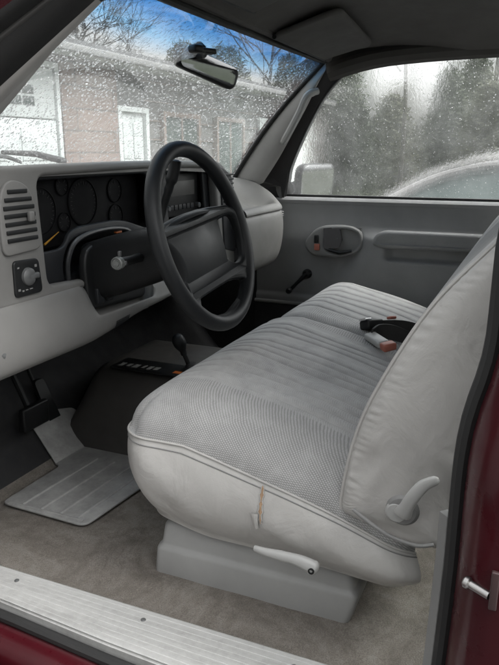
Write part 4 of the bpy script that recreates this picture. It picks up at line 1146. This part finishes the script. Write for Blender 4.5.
# ================================================================== GARAGE AND HOUSE AHEAD
YG = 5.5
house = empty('garage_building', (8, YG, GZ), 'low garage building with white doors, brick pier and grey roof, ahead of the windshield', 'garage')
EZ = 1.97
b = MB(); b.box((1.0, YG + .12, GZ - .1), (16.2, YG + 6.5, EZ)); b.build('wall', M['grey_wall'], house, False)
b = MB(); b.box((6.12, YG - .02, GZ), (7.30, YG + .121, EZ), .004); b.build('brick_pier', M['brick'], house)
b = MB(); b.box((.9, YG - .02, GZ), (2.9, YG + .121, EZ), .004); b.build('brick_pier', M['brick'], house)
b = MB(); b.box((2.9, YG - .01, 1.86), (6.12, YG + .121, EZ), .004); b.build('lintel', M['plank'], house)
def garage_door(x0, x1, zt):
    q = MB(); rows = 4; hgt = (zt - GZ) / rows
    for r in range(rows):
        q.box((x0, YG + .02, GZ + r * hgt + .006), (x1, YG + .07, GZ + (r + 1) * hgt - .006), .012)
        for c in range(4):
            w1 = (x1 - x0) / 4
            if r < rows - 1 or c in (0,): q.box((x0 + c * w1 + .12, YG + .008, GZ + r * hgt + .11), (x0 + (c + 1) * w1 - .12, YG + .03, GZ + (r + 1) * hgt - .11), .012)
    d = q.build('garage_door', M['white'], house)
    q = MB(); q.box((x0 - .07, YG - .015, GZ), (x0 - .002, YG + .08, zt + .07), .01); q.box((x1 + .002, YG - .015, GZ), (x1 + .07, YG + .08, zt + .07), .01); q.box((x0 - .07, YG - .016, zt + .002), (x1 + .07, YG + .08, zt + .07), .01); q.build('door_frame', M['white'], d)
    return d
gd = garage_door(2.98, 6.03, 1.78)
for cx in (5.46, 4.46, 3.46):
    q = MB()
    for i in (0, 1):
        for j in (0, 1): q.box((cx - .21 + i * .22, YG + .010, 1.34 + j * .125), (cx - .21 + i * .22 + .185, YG + .019, 1.34 + j * .125 + .10), .004)
    q.build('window_panes', M['car_glass'], gd)
# walk door
q = MB(); q.box((7.42, YG + .05, GZ), (8.05, YG + .10, 1.36), .01)
for z0, z1 in ((-.42, .15), (.25, .62), (.72, 1.22)):
    q.box((7.50, YG + .035, z0), (7.70, YG + .06, z1), .012); q.box((7.77, YG + .035, z0), (7.97, YG + .06, z1), .012)
wd = q.build('entry_door', M['white'], house)
q = MB(); q.box((7.33, YG - .01, GZ), (7.415, YG + .121, 1.43), .01); q.box((8.055, YG - .01, GZ), (8.14, YG + .121, 1.43), .01); q.box((7.33, YG - .012, 1.365), (8.14, YG + .121, 1.44), .01); q.build('door_frame', M['white'], wd)
for x0, x1 in ((8.7, 9.8), (10.6, 11.7)):
    q = MB(); q.box((x0, YG + .06, .35), (x1, YG + .119, 1.35)); wn = q.build('window', M['car_glass'], house, False)
    q = MB(); q.box((x0 - .08, YG + .02, .27), (x0 - .002, YG + .13, 1.43), .01); q.box((x1 + .002, YG + .02, .27), (x1 + .08, YG + .13, 1.43), .01); q.box((x0 - .08, YG + .019, 1.352), (x1 + .08, YG + .13, 1.43), .01); q.box((x0 - .08, YG + .018, .27), (x1 + .08, YG + .13, .348), .01); q.box(((x0 + x1) / 2 - .02, YG + .04, .35), ((x0 + x1) / 2 + .02, YG + .10, 1.35)); q.build('window_frame', M['plank'], wn)
q = MB(); q.box((12.6, YG + .04, GZ), (14.6, YG + .10, 1.5), .01); q.build('garage_door', M['white'], house)  # white panel stands in for bright sky in an opening under the eave
# horizontal planking bands
q = MB()
for k in range(9): q.box((8.14, YG + .08, GZ + .15 + k * .28), (16.2, YG + .1215, GZ + .165 + k * .28))
q.build('wall_battens', M['plank'], house, False)
# gutter, eave and roof
q = MB(); q.box((.6, YG - .42, EZ - .04), (16.6, YG - .34, EZ + .05), .02); q.build('gutter', M['grey_trim'], house)
q = MB(); q.box((.6, YG - .34, EZ - .02), (16.6, YG + .2, EZ + .01)); q.build('soffit', M['white'], house, False)
q = MB(); q.loft([[(x, YG - .40, EZ + .10), (x, YG + 3.4, EZ + .62), (x, YG + 7.2, EZ + .10), (x, YG + 7.2, EZ + .02), (x, YG - .40, EZ + .02)] for x in (.5, 16.7)]); q.build('roof', M['roof'], house, False)

# ================================================================== PARKED CAR beside the truck
pc = empty('parked_car', (4.2, .2, GZ), 'pale silver parked sedan with pale green windows, outside the passenger window', 'car')
def prof(pts, n=5): return [(p.x, p.y) for p in catmull([(a, c, 0) for a, c in pts], n)]
bodyp = [(2.30, -.20), (2.34, -.05), (2.26, .10), (1.95, .24), (1.35, .33), (.95, .36), (0, .38), (-1.2, .385), (-1.7, .37), (-2.15, .33), (-2.25, .15), (-2.24, -.22), (-1.9, -.34), (0, -.36), (1.9, -.34)]
bp_ = prof(bodyp + [bodyp[0]], 4)[:-1]
b = MB(); secs = []
for x, k in ((3.30, .93), (3.26, .975), (3.24, 1.0), (3.25, 1.0), (3.32, 1.02), (4.98, 1.02), (5.05, 1.0), (5.06, .975), (5.02, .93)):
    secs.append([(x, y * k, -.02 + (z + .02) * (k if z > 0 else 1)) for y, z in bp_])
b.loft(secs); b.build('body', M['paint_car'], pc, angle=50)
roofp = [(1.18, .345), (.99, .46), (.71, .620), (.50, .700), (.255, .742), (-.2, .765), (-.7, .745), (-1.1, .68), (-1.45, .54), (-1.75, .36)]
rp_ = [(p.x, p.y) for p in catmull([(a, c, 0) for a, c in roofp], 5)]
def rx(z): return lerp(3.30, 3.53, min(1, max(0, (z - .36) / .43)))
# roof shell (with the windshield and rear glass in it)
def shell(y, z, k):
    xa = rx(z) + .0; xb = 8.30 - xa
    t = k; x = lerp(xa, xb, t)
    return (x, y, z + .035 * math.sin(math.pi * t) * sm(.45, .75, z))
y_front, y_rear = .46, -1.05
def sect(lo, hi): return [(y, z) for y, z in rp_ if lo <= y <= hi]
b = MB(); b.loft([[shell(y, z, k / 12) for k in range(13)] for y, z in sect(-1.06, .50)], closed=False, cap=False); b.build('car_roof', M['paint_car'], pc, angle=60)
b = MB(); b.loft([[shell(y, z, k / 12) for k in range(13)] for y, z in sect(.46, 1.2)], closed=False, cap=False); b.build('front_glass', M['car_glass'], pc, angle=60)
b = MB(); b.loft([[shell(y, z, k / 12) for k in range(13)] for y, z in sect(-1.8, -1.0)], closed=False, cap=False); b.build('rear_glass', M['car_glass'], pc, angle=60)
for side in (0, 1):
    fx = (lambda x: x) if side == 0 else (lambda x: 8.30 - x)
    b = MB(); P = rp_
    b.loft([[(fx(rx(z) + .012), y, z - .012), (fx(rx(.36) + .012), y, .355)] for y, z in P], closed=False, cap=False); b.build('side_glass', M['car_glass'], pc)
    q = MB(); q.tube([(fx(rx(z) - .004), y, z - .006) for y, z in P], .034, 10); q.build('roof_pillar', M['paint_car'], pc)
    q = MB(); q.tube([(fx(rx(z) + .004), y, z) for y, z in ((-.32, .36), (-.36, .6), (-.40, .77))], .035, 8); q.build('door_pillar', M['black'], pc)
    for yy in (1.42, -1.36):
        q = MB(); q.lathe([(.20, 0), (.29, -.005), (.315, .02), (.315, .17), (.29, .19), (.2, .19)], (fx(3.235), yy, GZ + .315), (1 if side == 0 else -1, 0, 0), 28); wh = q.build('wheel', M['tyre'], pc)
        q = MB(); q.lathe([(.198, .02), (.19, -.004), (.12, .012), (.05, .0), (.001, .0)], (fx(3.236), yy, GZ + .315), (1 if side == 0 else -1, 0, 0), 20); q.build('rim', M['chrome'], wh)
    q = MB(); q.box((fx(3.245) - .01, -.10, .20), (fx(3.245) + .01, .06, .235), .008); q.build('door_handle', M['chrome'], pc)
    q = MB(); q.box((fx(3.36) - .07, 2.18, .06), (fx(3.36) + .07, 2.30, .16), .03); q.build('headlight', M['lamp_glass'], pc)
    q = MB(); q.box((fx(3.17) - .07, .86, .38), (fx(3.17) + .07, .98, .50), .035); q.build('side_mirror', M['paint_car'], pc)

# ================================================================== TREES
def conifer(label, loc, hgt, rad, m, seed, n=5200, thin=1.0):
    rnd = random.Random(seed)
    t = empty('conifer_tree', loc, label, 'tree', 'conifers in the row beyond the parked car')
    q = MB(); q.tube([(0, 0, 0), (.03, .02, hgt * .5), (0, 0, hgt * .96)], [.13, .08, .015], 8); tr = q.build('trunk', M['bark'], t)
    V, Fc = [], []
    # branches in whorls; sprays of needles along each
    nb = int(n / 26)
    for i in range(nb):
        f = rnd.random() ** .85; z = hgt * (.03 + .95 * f)
        r = rad * thin * (1 - f) ** .75 * (.62 + .5 * rnd.random()) + .06
        az = rnd.random() * 6.283; droop = -.18 + .3 * rnd.random() + .45 * f
        d = Vector((math.cos(az), math.sin(az), droop))
        for k in range(26):
            s = (k + rnd.random()) / 26; s = s ** .7
            p = Vector((0, 0, z)) + d * (r * s) + Vector((rnd.gauss(0, .09), rnd.gauss(0, .09), rnd.gauss(0, .07)))
            a = Vector((rnd.gauss(0, 1), rnd.gauss(0, 1), rnd.gauss(.3, .7))).normalized(); c = a.orthogonal().normalized()
            L_ = .06 + .07 * rnd.random(); W_ = .012 + .010 * rnd.random()
            o = len(V); V += [p - a * L_ * .5, p + c * W_, p + a * L_, p - c * W_]; Fc.append((o, o + 1, o + 2, o + 3))
    me = bpy.data.meshes.new('crown'); me.from_pydata([tuple(v) for v in V], [], Fc); link('crown', me, m, t, False)
    return t
def copy_tree(src, loc, rz, s, label):
    c = src.copy(); COL.objects.link(c); c.location = loc; c.rotation_euler = (0, 0, rz); c.scale = s; c['label'] = label
    for ch in src.children:
        d = ch.copy(); COL.objects.link(d); d.parent = c
    return c
cA = conifer('dark conifer with a broad crown standing directly behind the parked car hood', (17.5, 5.2, GZ), 4.3, 1.15, M['needles'], 1, 26000)
cB = conifer('tall olive conifer with a pointed top, second tree along the row', (17.2, 3.75, GZ), 2.7, .95, M['needles2'], 2, 24000)
cC = conifer('slim dark conifer with a thin crown beside the bare trunk', (17.8, 2.45, GZ), 3.3, .95, M['needles'], 3, 24000)
rowspec = [(cA, 18.0, 6.9, .98, 'bushy dark conifer seen at the front corner of the door window'), (cB, 17.6, 8.7, 1.55, 'olive conifer near the end of the white building'),
           (cC, 18.2, 10.4, 1.3, 'last dark conifer of the row behind the white building'), (cB, 17.0, 1.35, 1.15, 'olive conifer above the parked car roof, pointed and tall'),
           (cA, 17.9, .1, .92, 'dark broad conifer over the rear part of the parked car roof'), (cC, 17.3, -1.6, 1.2, 'slim dark conifer behind the trunk of the parked car'),
           (cB, 17.7, -3.4, 1.4, 'olive conifer beyond the rear bumper of the parked car'), (cA, 18.1, -5.2, .95, 'dark broad conifer at the rear end of the row'), (cC, 16.6, 4.45, .72, 'short dark conifer left of the bare trunk, lower than its neighbours'), (cA, 19.2, 6.0, .9, 'dark conifer half hidden behind the broad ones at the front of the door window'), (cB, 16.8, .55, 1.2, 'olive conifer crowding the broad one above the parked car roof'), (cC, 19.0, 1.9, 1.1, 'slim dark conifer set back right of the bare trunk')]
for i, (s_, x, y, k, lab) in enumerate(rowspec): copy_tree(s_, (x, y, GZ), i * 1.7 + .6, (k, k, k * (.93 + .05 * (i % 3))), lab)

for i, (s_, x, y, k, lab) in enumerate([(cA, -5.6, -3.6, 1.15, 'unseen dark conifer added for shade, behind the open driver doorway'), (cB, -5.2, -1.4, 1.6, 'unseen olive conifer added for shade, level with the driver seat'), (cA, -5.5, .7, 1.1, 'unseen dark conifer added for shade, level with the open driver door'), (cC, -5.1, 2.6, 1.4, 'unseen slim dark conifer added for shade, nearest the garage')]):  # unseen trees added to cut the low light reaching the driver doorway
    copy_tree(s_, (x, y, GZ), i * 1.3, (k * 1.15, k * 1.15, k), lab)['group'] = 'unseen conifers added to shade the driver doorway'

def bare(label, loc, hgt, seed, group, depth=5, spread=.55, r0=.13, clear=.35):
    rnd = random.Random(seed)
    t = empty('bare_tree', loc, label, 'tree', group)
    tq, bq = MB(), MB()
    top = Vector((rnd.gauss(0, .15), rnd.gauss(0, .15), hgt * .62))
    tq.tube(catmull([(0, 0, 0), (rnd.gauss(0, .06), rnd.gauss(0, .06), hgt * .3), top], 4), [lerp(r0, r0 * .45, k / 8) for k in range(9)], 8)
    def br(p, d, L_, r, lev):
        e = p + d * L_; mid = p.lerp(e, .5) + Vector((rnd.gauss(0, L_ * .06), rnd.gauss(0, L_ * .06), rnd.gauss(0, L_ * .05)))
        bq.tube([p, mid, e], [r, r * .8, r * .55], 5 if lev > 1 else 4, cap=False)
        if lev <= 0: return
        for _ in range(3 if lev > 1 else 3):
            a = (d + Vector((rnd.gauss(0, spread), rnd.gauss(0, spread), rnd.gauss(.12, spread * .6)))).normalized()
            s_ = p.lerp(e, .45 + .55 * rnd.random()); br(s_, a, L_ * (.58 + .22 * rnd.random()), r * .55, lev - 1)
    for k in range(8):
        f = clear + (1 - clear) * k / 7; p = Vector((0, 0, 0)).lerp(top, f)
        az = rnd.random() * 6.283; d = Vector((math.cos(az) * .8, math.sin(az) * .8, .75)).normalized() if k < 7 else Vector((0, 0, 1))
        br(p, d, hgt * .22, r0 * .38, depth - 1)
    tq.build('trunk', M['bark'], t); bq.build('branches', M['bark'], t, angle=0, merge=False)
    return t
bT = 'bare trees behind the garage roof'
B0 = bare('bare tree with a thick forked crown, above the rear-view mirror', (10.5, 13.2, GZ), 8.0, 11, bT)
B1 = bare('bare tree with fine spreading twigs, above the right end of the garage roof', (17.5, 13.5, GZ), 8.5, 12, bT)
for i, (s_, x, y, k, lab) in enumerate([(B1, 6.0, 14.0, .95, 'bare tree over the left part of the garage roof'), (B0, 14.0, 15.0, 1.1, 'tall bare tree between the mirror and the passenger pillar, farther back'), (B0, 20.5, 16.5, 1.0, 'bare tree past the end of the garage roof'), (B1, 11.5, 17.5, 1.15, 'faint bare tree farthest behind the garage roof')]):
    copy_tree(s_, (x, y, GZ), 1.3 + i * 2.1, (k, k, k), lab)
bare('tall bare trunk rising between the conifers, outside the door window', (15.5, 3.15, GZ), 8.5, 21, 'bare trunks in the door window', 3, .5, .062, .6)
bare('thin bare tree behind the conifers, above the parked car roof', (21.5, 1.6, GZ), 8.5, 22, 'bare trunks in the door window', 4, .5, .09, .4)
bare('thin bare tree behind the conifers, at the front of the door window', (22, 9.2, GZ), 8.0, 23, 'bare trunks in the door window', 4, .5, .10, .4)
# distant wood behind the row, and the lawn seen in the side mirror
rnd = random.Random(5); V, Fc = [], []
for i in range(26000):
    x = 24 + rnd.random() * 5; y = -22 + 50 * rnd.random(); top_ = 2.1 + .4 * math.sin(y * .9) + .3 * math.sin(y * 2.3 + 1)
    p = Vector((x, y, GZ + (top_ - GZ) * rnd.random() ** .8)); a = Vector((rnd.gauss(0, 1), rnd.gauss(0, 1), rnd.gauss(0, 1))).normalized(); c = a.orthogonal().normalized()
    L_ = .16 + .14 * rnd.random(); o = len(V); V += [p - a * L_, p + c * L_ * .5, p + a * L_, p - c * L_ * .5]; Fc.append((o, o + 1, o + 2, o + 3))
me = bpy.data.meshes.new('far_wood'); me.from_pydata([tuple(v) for v in V], [], Fc); o = link('far_wood', me, M['hill'], None, False); tag(o, 'low far-off scrub wood behind the row of conifers', 'wood', kind='stuff')
V, Fc = [], []
for i in range(30000):
    x = 2.2 + 14 * rnd.random(); y = -16 + 21 * rnd.random()
    if x < 5.6 and y > -4: x = 5.6 + 10 * rnd.random(); p = Vector((x, y, GZ - .003)); a = rnd.random() * 6.283; d = Vector((math.cos(a), math.sin(a), 0)) * .012
    h = .05 + .06 * rnd.random(); o = len(V); V += [p - d, p + d, p + Vector((rnd.gauss(0, .03), rnd.gauss(0, .03), h))]; Fc.append((o, o + 1, o + 2))
me = bpy.data.meshes.new('lawn'); me.from_pydata([tuple(v) for v in V], [], Fc); o = link('lawn', me, M['grass'], None, False); tag(o, 'short green grass between the parked car and the conifers', 'grass', kind='stuff')

# ================================================================== put every part back under its thing's own origin
for r_ in [o for o in bpy.data.objects if o.type == 'EMPTY' and o.parent is None]:
    if r_.name.split('.')[0] in ('conifer_tree', 'bare_tree', 'pickup_truck'): continue
    for ch in r_.children: ch.location = -r_.location
